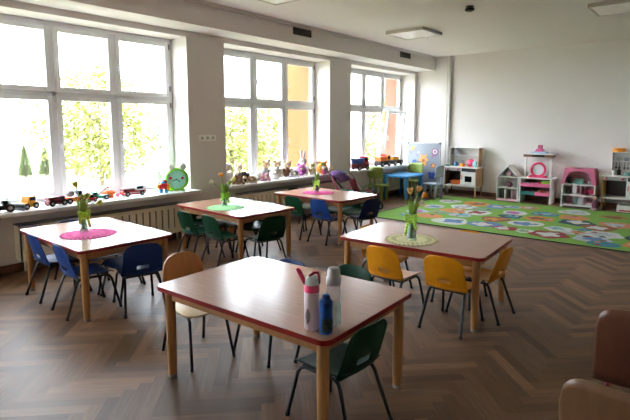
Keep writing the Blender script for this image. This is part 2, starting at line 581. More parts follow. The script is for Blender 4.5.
# ------------------------------------------------------------------ plastic chairs
def make_chair(m, name='plastic_chair'):
    t = thing(name, None, 'chair')
    t.scale = (1.055, 1.055, 1.055)
    def seat(u, v):
        y = .175 - v * .325
        hw = .155 - .010 * v + (-.03 * max(0, (.12 - v) / .12) ** 2)
        x = u * hw
        z = .298 - .012 * (1 - u * u) + .02 * max(0, (v - .75) / .25) ** 2 - .022 * max(0, (.16 - v) / .16) ** 2 + .006 * abs(u) ** 4
        return (x, y, z)
    MB().grid(seat, 12, 10).build('seat', m, t, smooth=True, solid=.007, sub=1)
    def back(u, v):
        hw = .155 - .014 * v
        zt = .535 - .055 * abs(u) ** 5
        z = .288 + v * (zt - .288)
        y = -.148 - .055 * v ** 1.2 + .022 * u * u + .012 * (1 - v) ** 4
        return (u * hw, y, z)
    MB().grid(back, 20, 16, skip=lambda u, v: abs(u) < .31 and .19 < v < .31).build('backrest', m, t, smooth=True, solid=.008, sub=1)
    f = MB()
    for s in (-1, 1):
        f.tube([(s * .125, .11, .272), (s * .122, 0, .272), (s * .12, -.1, .272)], .0095, 8)
    f.tube([(-.12, -.1, .272), (.12, -.1, .272)], .0085, 8)
    f.tube([(-.125, .1, .272), (.125, .1, .272)], .0085, 8)
    f.build('frame', BLACKM, t, smooth=40)
    for s in (-1, 1):
        MB().tube([(s * .125, .095, .272), (s * .127, .12, .262), (s * .131, .138, .24), (s * .152, .19, .012)], .0098, 8).tube([(s * .1515, .189, .022), (s * .1528, .192, 0)], .0125, 8).build('leg', BLACKM, t, smooth=40)
        MB().tube([(s * .12, -.085, .272), (s * .124, -.108, .262), (s * .128, -.122, .24), (s * .15, -.205, .012)], .0098, 8).tube([(s * .1495, -.203, .022), (s * .1508, -.207, 0)], .0125, 8).build('leg', BLACKM, t, smooth=40)
    return t
proto = {}
def chair(c, bx, by, ang, label, group=None, push=0.0):
    """bx, by: where the middle of the back's top edge is; ang: the way the sitter looks"""
    dx, dy = math.cos(R(ang)), math.sin(R(ang))
    if c not in proto:
        o = proto[c] = make_chair({'blue': BLUE, 'green': GREEN, 'yellow': YELL, 'navy': NAVY}[c])
    else:
        o = copy_tree(proto[c])
    o.location = (bx * KS + dx * .21, by * KS + dy * .21, 0)
    o.rotation_euler.z = R(ang - 90)
    o['label'] = label
    o['group'] = group
    return o
G1 = 'blue chairs around the table by the nearest window'
chair('blue', -4.60, 1.66, 88, 'blue chair on the camera side of the pink-doily table, farther left of two', G1)
chair('blue', -4.03, 1.64, 86, 'blue chair on the camera side of the pink-doily table, beside its front corner leg', G1)
chair('blue', -3.52, 2.10, 163, 'blue chair at the room end of the pink-doily table, back toward the viewer', G1)
chair('blue', -4.43, 2.50, -90, 'blue chair tucked behind the pink-doily table, nearer the window of two rims', G1)
chair('blue', -4.05, 2.50, -90, 'blue chair tucked behind the pink-doily table, nearer the room of two rims', G1)
chair('navy', -5.02, 2.18, 0, 'navy chair at the window end of the nearest-window table, against the radiator cover', G1)
G2 = 'green chairs around the green-doily table'
chair('green', -4.57, 3.22, 86, 'green chair on the near side of the green-doily table, left of two', G2)
chair('green', -4.16, 3.24, 84, 'green chair on the near side of the green-doily table, right of two', G2)
chair('green', -3.575, 3.66, 168, 'green chair at the room end of the green-doily table, back toward viewer', G2)
chair('green', -5.06, 3.78, 0, 'green chair at the window end of the green-doily table, below the socket plate', G2)
chair('green', -4.63, 4.29, -92, 'green chair behind the green-doily table, nearer the radiator of two', G2)
chair('green', -4.27, 4.30, -92, 'green chair behind the green-doily table, nearer the room of two', G2)
G3 = 'green and blue chairs around the farthest table'
chair('green', -4.43, 4.86, 88, 'green chair on the near side of the farthest table, left of the blue one', G3)
chair('blue', -3.98, 4.86, 86, 'only bright blue chair at the farthest wooden table, on its near side', G3)
chair('navy', -3.45, 5.36, 166, 'navy chair at the room end of the farthest wooden table', G3)
chair('green', -5.02, 5.53, 0, 'green chair at the window end of the farthest wooden table', G3)
chair('green', -4.27, 5.93, -92, 'green chair behind the farthest table, nearer the doll pram of two', G3)
chair('green', -3.93, 5.90, -92, 'green chair behind the farthest table, nearer the navy chair of two', G3)
G4 = 'yellow chairs around the cream-doily table'
chair('yellow', -2.01, 3.24, 88, 'yellow chair on the near side of the cream-doily table, left of two', G4)
chair('yellow', -1.51, 3.28, 91, 'yellow chair on the near side of the cream-doily table, right of two', G4)
chair('yellow', -1.225, 3.86, 178, 'yellow chair at the right end of the cream-doily table, seen edge-on', G4)
chair('yellow', -2.575, 3.86, 3, 'yellow chair at the left end of the cream-doily table, only its rim showing', G4)
chair('yellow', -1.70, 4.27, -88, 'yellow chair behind the cream-doily table, a sliver showing over the top', G4)
G5 = 'chairs around the nearest table'
chair('blue', -2.28, 2.52, -90, 'blue chair tucked behind the nearest table, only its top rim showing', G5)
chair('green', -1.86, 2.68, -90, 'green chair behind the nearest table, beyond the drink bottles', G5)
chair('green', -1.235, 1.93, 176, 'green chair at the right end of the nearest table, below the bottles', G5)

# ------------------------------------------------------------------ wooden chairs
def wood_chair(name, label, loc, rz, back, seat, frame, group=None, hb=.62, zs=.33, wdt=.17, gap=.10, sq=2.6, ty=0.0):
    t = thing(name, label, 'chair', loc, rz, group)
    MB().prism(rrect(-wdt, -.17, wdt, .17, .07), zs - .012, zs).build('seat', seat, t, bevel=.003)
    hh = hb - zs - gap
    b = MB()
    # curved plywood sheet, built as strips across the width
    def bk(u, v):
        x = u * wdt
        c = max(0.0, 1 - abs(u) ** sq) ** .5
        top = hh - (1 - c) * min(hh * .55, .12)
        zz = top * v
        return (x, -.17 - zz * .16 + .09 * u * u * wdt, zs + gap + zz)
    b.grid(bk, 24, 8)
    b.build('backrest', back, t, smooth=True, solid=.012)
    f = MB()
    for s in (-1, 1):
        f.tube([(s * .12, .12, zs - .022), (s * .12, -.14, zs - .022)] + ([(s * .12, -.165, zs), (s * .12, -.178, zs + .09), (s * .115, -.195, zs + .2)] if not ty else [(s * .12, -.152, zs - .022)]), .009, 8)
    f.tube([(-.12, -.11, zs - .022), (.12, -.11, zs - .022)], .009, 8)
    f.tube([(-.12, .1, zs - .022), (.12, .1, zs - .022)], .009, 8)
    f.build('frame', frame, t, smooth=40)
    sc_ = MB()
    for s in (-1, 1):
        sc_.ell((s * .115, -.155 - .028, zs + .17), .006, 8)
    sc_.build('screws', CAP, t)
    for s in (-1, 1):
        MB().tube([(s * .12, .1, zs - .022), (s * .125, .13, zs - .04), (s * .15, .19, 0)], .010, 8).build('leg', frame, t, smooth=40)
        MB().tube([(s * .12, -.1, zs - .022), (s * .125, -.13, zs - .04), (s * .15, -.20, 0)], .010, 8).build('leg', frame, t, smooth=40)
    return t
wood_chair('wooden_chair', 'wooden chair with rounded plywood back at the window end of the nearest table', (-2.53, 1.87, 0), R(-90 - 8), PLY, PLYL, PURP, hb=.64, zs=.33, wdt=.145)
REDF = mat('red_steel_tube', (132, 20, 26), .35)
PLYD = mat('reddish_plywood', (112, 70, 54), .35, noise=.1, nscale=5, stretch=(7, 7, 1))
PLYT = mat('tan_plywood', (126, 92, 66), .35, noise=.1, nscale=5, stretch=(7, 7, 1))

# ------------------------------------------------------------------ doilies, vases, tulips
def doily(name, label, x, y, r, m, z=TZ):
    d = MB()
    n = 72; rings = [(0, .004), (.35, .0045), (.6, .004), (.8, .005), (.93, .004), (1.0, .003)]
    vs = [(0, 0, .004)]; fs = []
    for k, (q, h) in enumerate(rings[1:]):
        for j in range(n):
            a = 2 * PI * j / n
            rr = r * q * (1 + (.045 * abs(math.sin(a * 12)) if k == 4 else 0))
            vs.append((rr * math.cos(a), rr * math.sin(a), h))
    for j in range(n):
        fs.append((0, 1 + j, 1 + (j + 1) % n))
    for k in range(len(rings) - 2):
        for j in range(n):
            # open lace holes in two rings
            if k == 1 and j % 3 == 0: continue
            if k == 3 and j % 2 == 0: continue
            fs.append((1 + k * n + j, 1 + (k + 1) * n + j, 1 + (k + 1) * n + (j + 1) % n, 1 + k * n + (j + 1) % n))
    d.add(vs, fs)
    o = d.build(name, m, solid=.003, loc=(x * KS, y * KS, z))
    return tag(o, label, 'doily', 'round doilies on the tables')
PINK = mat('pink_crochet', (206, 44, 128), .9, noise=.2, nscale=120, bump=.3)
MINT = mat('green_crochet', (146, 206, 140), .9, noise=.2, nscale=120, bump=.3)
CREAM = mat('cream_crochet', (222, 214, 160), .9, noise=.15, nscale=120, bump=.3)
doily('doily', 'round pink crocheted doily on the table ringed by blue chairs', -4.235, 2.0, .215, PINK)
doily('doily', 'round green crocheted doily below a vase', -4.40, 3.69, .205, MINT)
doily('doily', 'round pink crocheted doily on the farthest wooden table', -4.37, 5.36, .205, PINK)
doily('doily', 'round cream lace doily on the table ringed by yellow chairs', -1.945, 3.62, .205, CREAM)

RIB = mat('lime_ribbon', (190, 240, 90), .6)
LEAF = mat('tulip_leaf', (132, 172, 64), .5, noise=.15)
STEM = mat('tulip_stem', (122, 156, 66), .5)
def vase(x, y, h, rad, label, flowers, side=1):
    z = TZ + .0065
    x, y = x * KS, y * KS
    t = thing('vase', label, 'vase', (x, y, z), group='glass vases of tulips')
    prof = [(.0, .004), (rad * .92, .004), (rad * .95, .012), (rad * .8, h * .4), (rad * .62, h * .75), (rad * .85, h)]
    MB().lathe([(rad * .7, 0), (rad * .96, .002)] + prof[2:] + [(rad * .8, h), (rad * .57, h * .75), (rad * .74, h * .4), (rad * .85, .016), (.004, .014)], 24, cap=False).build('vase_body', GLASSV, t, smooth=True)
    MB().lathe([(rad * .8, .018), (rad * .7, h * .4), (rad * .62, h * .55)], 20).build('water', WATER, t, smooth=40)
    rb = MB()
    zr = h * .78
    rr = rad * .70
    rb.lathe([(rr, zr - .008), (rr + .003, zr), (rr, zr + .008)], 20, cap=False)
    for s in (-1, 1):
        # bow loops and tails toward the viewer's side
        for k, (l, up) in enumerate(((.06, .03), (.055, -.01))):
            pts = []
            for i in range(9):
                a = PI * i / 8
                pts.append((rr + .006 + .012 * math.sin(a), s * l * math.sin(a) * .9, zr + up * math.sin(a) + (.02 * math.cos(a))))
            for i in range(8):
                p, q_ = pts[i], pts[i + 1]
                rb.add([(p[0], p[1], p[2] - .009), (q_[0], q_[1], q_[2] - .009), (q_[0] + .006, q_[1], q_[2] + .009), (p[0] + .006, p[1], p[2] + .009)], [(0, 1, 2, 3)])
        for i in range(5):
            a0, a1 = i / 5, (i + 1) / 5
            L0 = h * .55 if s == side else h * .35
            f_ = lambda a: (rr + .008 + .012 * math.sin(a * PI), s * (.012 + .03 * a ** .6), zr - L0 * a)
            p, q_ = f_(a0), f_(a1)
            rb.add([(p[0], p[1] - .012, p[2]), (q_[0], q_[1] - .012, q_[2]), (q_[0] + .004, q_[1] + .012, q_[2]), (p[0] + .004, p[1] + .012, p[2])], [(0, 1, 2, 3)])
    # bow faces the viewer
    ang = math.atan2(-y, -x) + R(12 * side)
    Mz = Matrix.Rotation(ang, 4, 'Z')
    rb.v = [tuple(Mz @ Vector(v)) for v in rb.v]
    rb.build('ribbon', RIB, t, smooth=True, solid=.0015)
    for k, (dx, dy, hz, colr, lb, opened) in enumerate(flowers):
        f = thing('tulip', lb, 'flower', (x, y, z + .02), group='tulips in the vases')
        p0 = Vector((-dx * .12, -dy * .12, 0)); p3 = Vector((dx, dy, hz - .02))
        p1 = Vector((0, 0, h * .8)); p2 = Vector((dx * .5, dy * .5, h + (hz - h) * .5))
        pts = []
        for i in range(9):
            a = i / 8
            pts.append(p0 * (1 - a) ** 3 + p1 * 3 * a * (1 - a) ** 2 + p2 * 3 * a * a * (1 - a) + p3 * a ** 3)
        MB().tube(pts, .005, 6).build('stem', STEM, f, smooth=True)
        d = (pts[-1] - pts[-2]).normalized()
        q_ = Vector((0, 0, 1)).rotation_difference(d).to_matrix().to_4x4()
        b = MB()
        for j in range(6):
            a = 2 * PI * j / 6
            def petal(u, v, a=a, j=j):
                rr_ = (.007 + .015 * math.sin(min(1, v * 1.15) * PI * .62) * (1 + .0 * opened)) * (1 + opened * v) - (.004 if j % 2 else 0)
                wd = .016 * math.sin(PI * (.12 + .84 * v)) + .001
                aa = a + u * wd / max(.01, rr_)
                return (rr_ * math.cos(aa), rr_ * math.sin(aa), v * .050)
            b.grid(petal, 4, 6, M=Matrix.Translation(p3 - d * .012) @ q_)
        b.build('bloom', colr, f, smooth=True, solid=.0012)
        for la in (math.atan2(dy, dx) + (k % 3 - 1) * 1.1, math.atan2(dy, dx) + 2.2 + k):
            lf = MB()
            def leaf(u, v, la=la):
                wv = .021 * math.sin(PI * (.1 + .88 * v))
                out = .010 + .045 * v ** 2 * (1 + .3 * (k % 2))
                zz = .05 + (h + .06) * v - .03 * v ** 4
                return (out * math.cos(la) - u * wv * math.sin(la), out * math.sin(la) + u * wv * math.cos(la), zz + abs(u) * .005)
            lf.grid(leaf, 4, 9)
            lf.build('leaf', LEAF, f, smooth=True, solid=.001)
    return t
TY = mat('tulip_yellow_green', (206, 190, 66), .5, noise=.2)
TO = mat('tulip_orange', (236, 150, 24), .5, noise=.15)
TP = mat('tulip_peach', (240, 186, 110), .5, noise=.2)
TW = mat('tulip_cream', (236, 224, 204), .5)
TG = mat('tulip_closed_green', (150, 168, 60), .5, noise=.2)
# directions: camera's right is about (0.77, 0.64)
def cr(s, up): return (s * .77, s * .64, up)
vase(-4.33, 2.005, .19, .036, 'glass vase with lime ribbon on the table ringed by blue chairs', [
    (*cr(-.05, .40), TY, 'yellow tulip, highest above the table ringed by blue chairs', 0.1),
    (*cr(.005, .29), TG, 'closed green tulip leaning left above the nearest-window vase', 0),
    (*cr(.04, .30), TG, 'closed greenish tulip upright in the nearest-window vase', 0),
    (*cr(.13, .25), TY, 'yellowish tulip drooping right from the nearest-window vase', 0.1)])
vase(-4.45, 3.72, .16, .034, 'glass vase with lime bow on the green doily', [
    (*cr(-.03, .345), TO, 'bright orange tulip standing tall over the green doily', .25),
    (*cr(-.13, .27), TW, 'small cream tulip leaning far left over the green doily', 0),
    (*cr(.10, .30), TY, 'yellow-green tulip leaning right over the green doily', 0),
    (*cr(.05, .26), TG, 'closed green tulip low over the green doily', 0)])
vase(-4.386, 5.351, .17, .036, 'glass vase with lime ribbon on the farthest wooden table', [
    (*cr(-.05, .36), TG, 'closed green tulip leaning left on the farthest table', 0),
    (*cr(0.01, .40), TW, 'cream tulip, highest on the farthest wooden table', 0),
    (*cr(.07, .38), TG, 'closed green tulip leaning right on the farthest table', 0)], side=-1)
vase(-1.925, 3.59, .225, .040, 'tall glass vase with lime ribbon on the cream doily', [
    (*cr(-.02, .385), TP, 'peach tulip, leftmost and tallest over the cream doily', .15),
    (*cr(.045, .40), TP, 'peach-orange tulip in the middle over the cream doily', .1),
    (*cr(.085, .35), TO, 'orange-yellow tulip, rightmost over the cream doily', .1),
    (*cr(.06, .29), TW, 'small white tulip low over the cream doily', 0)], side=-1)

# ------------------------------------------------------------------ bottles on the nearest table
PB = mat('pale_pink_bottle', (236, 216, 220), .2, noise=.02)
HOT = mat('hot_pink_plastic', (226, 54, 104), .35)
CLR = clear_mat('clear_bottle', (236, 240, 243), .9)
CAPG = mat('grey_bottle_cap', (178, 174, 172), .4)
t = thing('drink_bottle', 'pale pink drink bottle with hot pink collar and carrying strap', 'bottle', (-1.379, 1.646, TZ))
MB().lathe([(.030, 0), (.0345, .006), (.0345, .17), (.032, .178)], 24).build('bottle_body', PB, t, smooth=40)
MB().lathe([(.0355, .176), (.0355, .205), (.033, .209)], 24).build('collar', HOT, t, smooth=40)
MB().lathe([(.033, .208), (.032, .222), (.024, .240), (.010, .247)], 24).build('lid', clear_mat('clear_dome', (214, 232, 230), .45), t, smooth=40)
def strap(pts, wd, m, name, parent):
    s = MB()
    for i in range(len(pts) - 1):
        p, q_ = pts[i], pts[i + 1]
        s.add([(p[0] - wd * .64, p[1] + wd * .77 * 0, p[2]), (p[0] + wd * .64, p[1], p[2]), (q_[0] + wd * .64, q_[1], q_[2]), (q_[0] - wd * .64, q_[1], q_[2])], [(0, 1, 2, 3)])
    return s.build(name, m, parent, smooth=True, solid=.003)
c, s_ = .77, .64
MB().tube([(-.03 * c, -.03 * s_, .205), (-.045 * c, -.045 * s_, .235), (-.062 * c, -.062 * s_, .268), (-.068 * c, -.068 * s_, .278), (-.06 * c, -.06 * s_, .282), (-.05 * c, -.05 * s_, .268), (-.036 * c, -.036 * s_, .235), (-.03 * c, -.03 * s_, .205)], .0055, 8).build('strap', HOT, t, smooth=True)
MB().tube([(-.012 * c, -.012 * s_, .246), (.01 * c, .01 * s_, .262), (.028 * c, .028 * s_, .262), (.033 * c, .033 * s_, .246), (.032 * c, .032 * s_, .21)], .007, 8).build('spout_cover', mat('dark_pink_plastic', (178, 24, 60), .35), t, smooth=True)
g = MB()
def dec(u, v):
    a = math.atan2(-1.70, 1.425) + R(-34) + u * .42 * math.sin(PI * (.06 + .88 * v))
    return (.0352 * math.cos(a), .0352 * math.sin(a), .03 + v * .075)
g.grid(dec, 8, 8)
g.build('printed_picture', mat('grey_print', (126, 116, 110), .5, noise=.5, nscale=90), t, smooth=True)
t = thing('drink_bottle', 'tall clear drink bottle with grey screw cap', 'bottle', (-1.328, 1.742, TZ))
MB().lathe([(.030, 0), (.0365, .008), (.0365, .16), (.034, .19), (.031, .2)], 24).build('bottle_body', CLR, t, smooth=40)
MB().lathe([(.034, .196), (.036, .2), (.036, .226), (.03, .234), (.029, .262), (.024, .272), (.01, .275)], 24).build('cap', CAPG, t, smooth=40)
MB().lathe([(.031, .012), (.0345, .014), (.0345, .10)], 20).build('water', WATER, t, smooth=40)
BB = mat('blue_bottle', (28, 84, 158), .3)
t = thing('drink_bottle', 'short blue drink bottle standing in front of the clear one', 'bottle', (-1.302, 1.653, TZ))
MB().lathe([(.027, 0), (.030, .005), (.030, .10), (.0295, .118), (.030, .125)], 24).build('bottle_body', BB, t, smooth=40)
MB().lathe([(.0305, .122), (.0305, .145), (.022, .155), (.018, .158), (.018, .172), (.012, .178)], 24).build('cap', mat('blue_cap', (20, 62, 128), .35), t, smooth=40)
g = MB()
def dec2(u, v):
    a = math.atan2(-1.7, 1.35) + .3 + u * .9
    return (.0306 * math.cos(a), .0306 * math.sin(a), .012 + v * .06)
g.grid(dec2, 8, 6)
g.build('printed_picture', mat('dark_print', (40, 58, 44), .5, noise=.9, nscale=70), t, smooth=True)

# ------------------------------------------------------------------ rug
RUGG = mat('green_rug_pile', (104, 148, 50), .95, noise=.1, nscale=60, bump=.4)
RUGE = mat('dark_rug_binding', (36, 44, 34), .9)
t = thing('rug', 'large green play rug patterned with round pictures', 'rug', (-1.9, 8.2, 0), R(0))
x0, x1, y0, y1 = -2.52, 2.8, -1.5, 1.45
MB().box((x0, y0, .001), (x1, y1, .010)).build('rug_pile', RUGG, t)
b = MB()
for a_, b_ in (((x0 - .025, y0 - .025), (x1 + .025, y0)), ((x0 - .025, y1), (x1 + .025, y1 + .025)), ((x0 - .025, y0), (x0, y1)), ((x1, y0), (x1 + .025, y1))):
    b.box((*a_, .0), (*b_, .011))
b.build('rug_binding', RUGE, t)
RC = {k: mat('rug_' + k, tuple(x * .88 for x in v), .95, noise=.12, nscale=60) for k, v in dict(grey=(176, 182, 190), orange=(214, 138, 62), teal=(52, 128, 148), sage=(126, 160, 128), mauve=(176, 96, 168), navy=(34, 66, 84), red=(152, 40, 42), white=(206, 206, 200), blue=(96, 130, 176), brown=(142, 88, 52), salmon=(206, 128, 92), sky=(120, 170, 184), olive=(150, 140, 56)).items()}
SPOTS = [(-4.0, 7.62, 'grey', 'mauve', .24), (-3.62, 7.32, 'orange', 'salmon', .25), (-3.95, 7.2, 'blue', 'grey', .16), (-3.98, 8.25, 'grey', 'blue', .24), (-4.25, 8.2, 'olive', 'salmon', .2),
         (-4.02, 9.0, 'white', 'grey', .26), (-3.55, 8.55, 'white', 'grey', .28), (-3.52, 8.05, 'orange', 'salmon', .28), (-3.62, 7.78, 'sage', 'sage', .24), (-3.16, 7.12, 'white', 'blue', .33), (-3.5, 9.03, 'orange', 'brown', .3),
         (-3.12, 8.1, 'white', 'red', .28), (-3.25, 7.72, 'grey', 'sky', .22), (-3.1, 8.95, 'blue', 'grey', .26), (-3.2, 8.5, 'sage', 'sage', .24), (-2.68, 7.72, 'brown', 'orange', .27), (-2.66, 7.22, 'blue', 'white', .28), (-2.62, 8.5, 'white', 'mauve', .26),
         (-2.58, 8.12, 'navy', 'teal', .22), (-2.32, 7.12, 'red', 'white', .2), (-2.05, 7.1, 'white', 'sage', .16), (-2.2, 7.66, 'white', 'blue', .29), (-2.15, 8.2, 'orange', 'brown', .27), (-2.2, 8.7, 'teal', 'sky', .26), (-2.6, 9.2, 'salmon', 'grey', .2), (-2.85, 9.1, 'grey', 'blue', .18),
         (-1.85, 9.2, 'white', 'grey', .3), (-1.75, 8.65, 'orange', 'salmon', .27), (-1.62, 8.22, 'navy', 'white', .3), (-1.28, 8.0, 'brown', 'white', .28), (-1.12, 8.4, 'salmon', 'grey', .28), (-1.72, 7.55, 'white', 'sky', .22), (-1.5, 7.45, 'grey', 'salmon', .2), (-1.72, 7.08, 'red', 'white', .3), (-1.16, 7.52, 'white', 'grey', .3), (-1.42, 7.72, 'teal', 'blue', .11),
         (-1.22, 7.15, 'grey', 'blue', .27), (-1.05, 6.93, 'teal', 'teal', .21), (-.62, 7.1, 'orange', 'white', .3), (-.72, 7.55, 'navy', 'white', .24), (-.6, 8.1, 'red', 'blue', .28), (-.3, 7.6, 'teal', 'sky', .25), (-.6, 8.7, 'white', 'blue', .3), (-1.25, 9.1, 'olive', 'brown', .26), (-.5, 9.2, 'orange', 'brown', .28), (0, 8.6, 'sky', 'white', .3), (.1, 7.1, 'mauve', 'white', .28), (.4, 8.0, 'red', 'white', .28), (.3, 9.2, 'grey', 'blue', .28)]
b = MB()
for k_, (sx, sy, c1, c2, r_) in enumerate(SPOTS):
    r_ *= .82
    ph = rnd.uniform(0, 6)
    def blob(rad, wob, lob, cx, cy, m, zz):
        b.use(RC[m])
        b.prism([(cx + rad * (1 + wob * math.sin(lob * a + ph)) * math.cos(a), cy + rad * (1 + wob * math.sin(lob * a + ph)) * math.sin(a)) for a in (2 * PI * i / 28 for i in range(28))], .009, zz)
    X, Y = sx + 1.9, sy - 8.2
    if Y + r_ * 1.12 > y1 - .03: Y = y1 - .03 - r_ * 1.12
    if Y - r_ * 1.12 < y0 + .03: Y = y0 + .03 + r_ * 1.12
    blob(r_, .10, rnd.choice((2, 3, 5)), X, Y, c1, .0108 + .0002 * (k_ % 4))
    blob(r_ * .55, .22, rnd.choice((3, 4, 5)), X + rnd.uniform(-.05, .05), Y + rnd.uniform(-.04, .04), c2, .0120)
    for q in range(3):
        a = rnd.uniform(0, 6.28); d_ = r_ * .62
        blob(r_ * rnd.uniform(.12, .22), .15, 3, X + d_ * math.cos(a), Y + d_ * math.sin(a), rnd.choice(['navy', 'white', c2, 'red', 'orange', 'grey', 'brown']), .0124)
b.build('woven_pictures', None, t)

# ------------------------------------------------------------------ children's plastic table and chairs
LIME = mat('lime_plastic', (150, 172, 86), .4)
MBLUE = mat('light_blue_plastic', (60, 140, 206), .35)
GREYP = mat('grey_blue_plastic', (148, 160, 176), .4)
t = thing('toddler_table', 'low light blue plastic table under the farthest window', 'table', (-5.06, 9.0, 0), R(3))
MB().prism(rrect(-.30, -.40, .30, .40, .05), .445, .48).build('tabletop', MBLUE, t, bevel=.006)
for sx in (-1, 1):
    for sy in (-1, 1):
        MB().lathe([(.026, 0), (.030, .02), (.048, .445)], 14, T(sx * .235, sy * .335, 0)).build('leg', MBLUE, t, smooth=40)
def toddler_chair(m, label, x, y, rz, part='leg'):
    t = thing('toddler_chair', label, 'chair', (x, y, 0), rz, 'chunky plastic chairs around the low blue table')
    MB().prism(rrect(-.17, -.16, .17, .16, .05), .285, .315).build('seat', m, t, bevel=.006)
    for sx in (-1, 1):
        for sy in (-1, 1):
            MB().lathe([(.021, 0), (.024, .02), (.034, .286)], 12, T(sx * .128, sy * .118, 0)).build('leg', m, t, smooth=40)
    bk = MB()
    for sx in (-.12, 0, .12):
        bk.tube([(sx * .85, -.135, .31), (sx, -.155, .48)], .017, 8)
    def top(u, v):
        return (u * (.17 + .006 * v), -.15 - .02 * v + .03 * u * u, .45 + v * (.23 - .03 * abs(u) ** 6))
    bk.build('back_spindle', m, t, smooth=40)
    MB().grid(top, 12, 6).build('backrest', m, t, smooth=True, solid=.026)
    return t
toddler_chair(LIME, 'lime plastic chair in front of the low blue table, back to the viewer', -5.26, 8.36, R(2))
toddler_chair(LIME, 'lime plastic chair behind the low blue table, before the whiteboard', -5.08, 9.43, R(178))
toddler_chair(GREYP, 'grey plastic chair at the right end of the low blue table', -4.5, 9.24, R(90))

# whiteboard with stickers
t = thing('magnetic_board', 'grey standing board covered in stickers beside the farthest window', 'board', (-5.03, 9.83, 0), 0)
ALU = mat('aluminium_frame', (168, 170, 174), .35, metal=.5)
MB().box((-.37, -.008, .12), (.37, .008, 1.09)).build('board_panel', mat('pale_grey_board', (140, 147, 158), .4, noise=.03, nscale=4), t)
f = MB(); 
for a_, b_ in (((-.395, -.014, .095), (-.37, .014, 1.115)), ((.37, -.014, .095), (.395, .014, 1.115)), ((-.37, -.014, .095), (.37, .014, .12)), ((-.37, -.014, 1.09), (.37, .014, 1.115))):
    f.box(a_, b_)
f.build('board_frame', ALU, t, bevel=.003)
for sx in (-1, 1):
    for zz in (.092, 1.08):
        MB().box((sx * .36, -.018, zz), (sx * .4, .018, zz + .04)).build('corner_cap', mat('dark_corner_cap', (84, 88, 98), .5), t)
for sx in (-1, 1):
    MB().box((sx * .38 - .012, -.15, 0), (sx * .38 + .012, .15, .025)).box((sx * .38 - .012, -.012, .02), (sx * .38 + .012, .012, .11)).build('leg', ALU, t)
def sticker(px, pz, shapes):
    s = MB()
    for k, (m, poly) in enumerate(shapes):
        s.use(m)
        s.prism([(px + a, pz + b_) for a, b_ in poly], .0085, .0105 + .0008 * k, Matrix(((1, 0, 0, 0), (0, 0, -1, 0), (0, 1, 0, 0), (0, 0, 0, 1))))
    s.build('sticker', None, t)
def circ(cx, cy, r, n=14, ry=None): return [(cx + r * math.cos(2 * PI * i / n), cy + (ry or r) * math.sin(2 * PI * i / n)) for i in range(n)]
def star(cx, cy, r, n=5, q=.45): return [(cx + (r if i % 2 == 0 else r * q) * math.sin(PI * i / n), cy + (r if i % 2 == 0 else r * q) * math.cos(PI * i / n)) for i in range(2 * n)]
SO = mat('sticker_orange', (222, 160, 92), .5); SP = mat('sticker_plum', (150, 104, 140), .5); SB = mat('sticker_blue', (52, 84, 176), .5); SY = mat('sticker_yellow', (222, 178, 40), .5); SG = mat('sticker_green', (96, 150, 80), .5); SR = mat('sticker_brown', (168, 96, 50), .5); SW = mat('sticker_white', (224, 220, 214), .5)
sticker(.0, .74, [(SO, circ(0, 0, .07, ry=.09)), (SO, circ(-.06, .09, .03)), (SO, circ(.06, .09, .03)), (SO, circ(-.085, 0, .03)), (SO, circ(.085, 0, .03)), (SO, circ(-.045, -.1, .035)), (SO, circ(.045, -.1, .035)), (SR, circ(0, -.02, .035))])
sticker(.27, .91, [(SP, circ(0, 0, .085)), (SW, circ(0, .01, .05)), (SP, circ(0.0, .01, .03)), (SP, [(-.05, -.07), (.0, -.085), (-.06, -.13), (-.09, -.11)])])
sticker(-.25, .97, [(SO, [(-.09, -.05), (-.03, .05), (.09, .07), (.03, .02)]), (SP, [(-.09, -.07), (-.07, -.05), (-.03, -.09), (-.05, -.11)]), (SY, circ(-.02, 0, .03))])
sticker(.24, .62, [(SR, star(0, 0, .08)), (SO, circ(0, 0, .03))])
sticker(.2, .40, [(SB, circ(-.04, .03, .045)), (SB, circ(.04, .03, .045)), (SB, circ(-.03, -.04, .04)), (SB, circ(.03, -.04, .04))])
sticker(-.08, .38, [(SG, circ(0, -.05, .05)), (SY, star(0, .02, .075, 7, .6)), (SR, circ(0, .02, .025))])
sticker(-.15, .88, [(SB, star(0, -.06, .02)), (SW, circ(.03, .02, .02))])
sticker(-.24, .70, [(SB, circ(0, 0, .03)), (SB, circ(.04, .01, .03))])

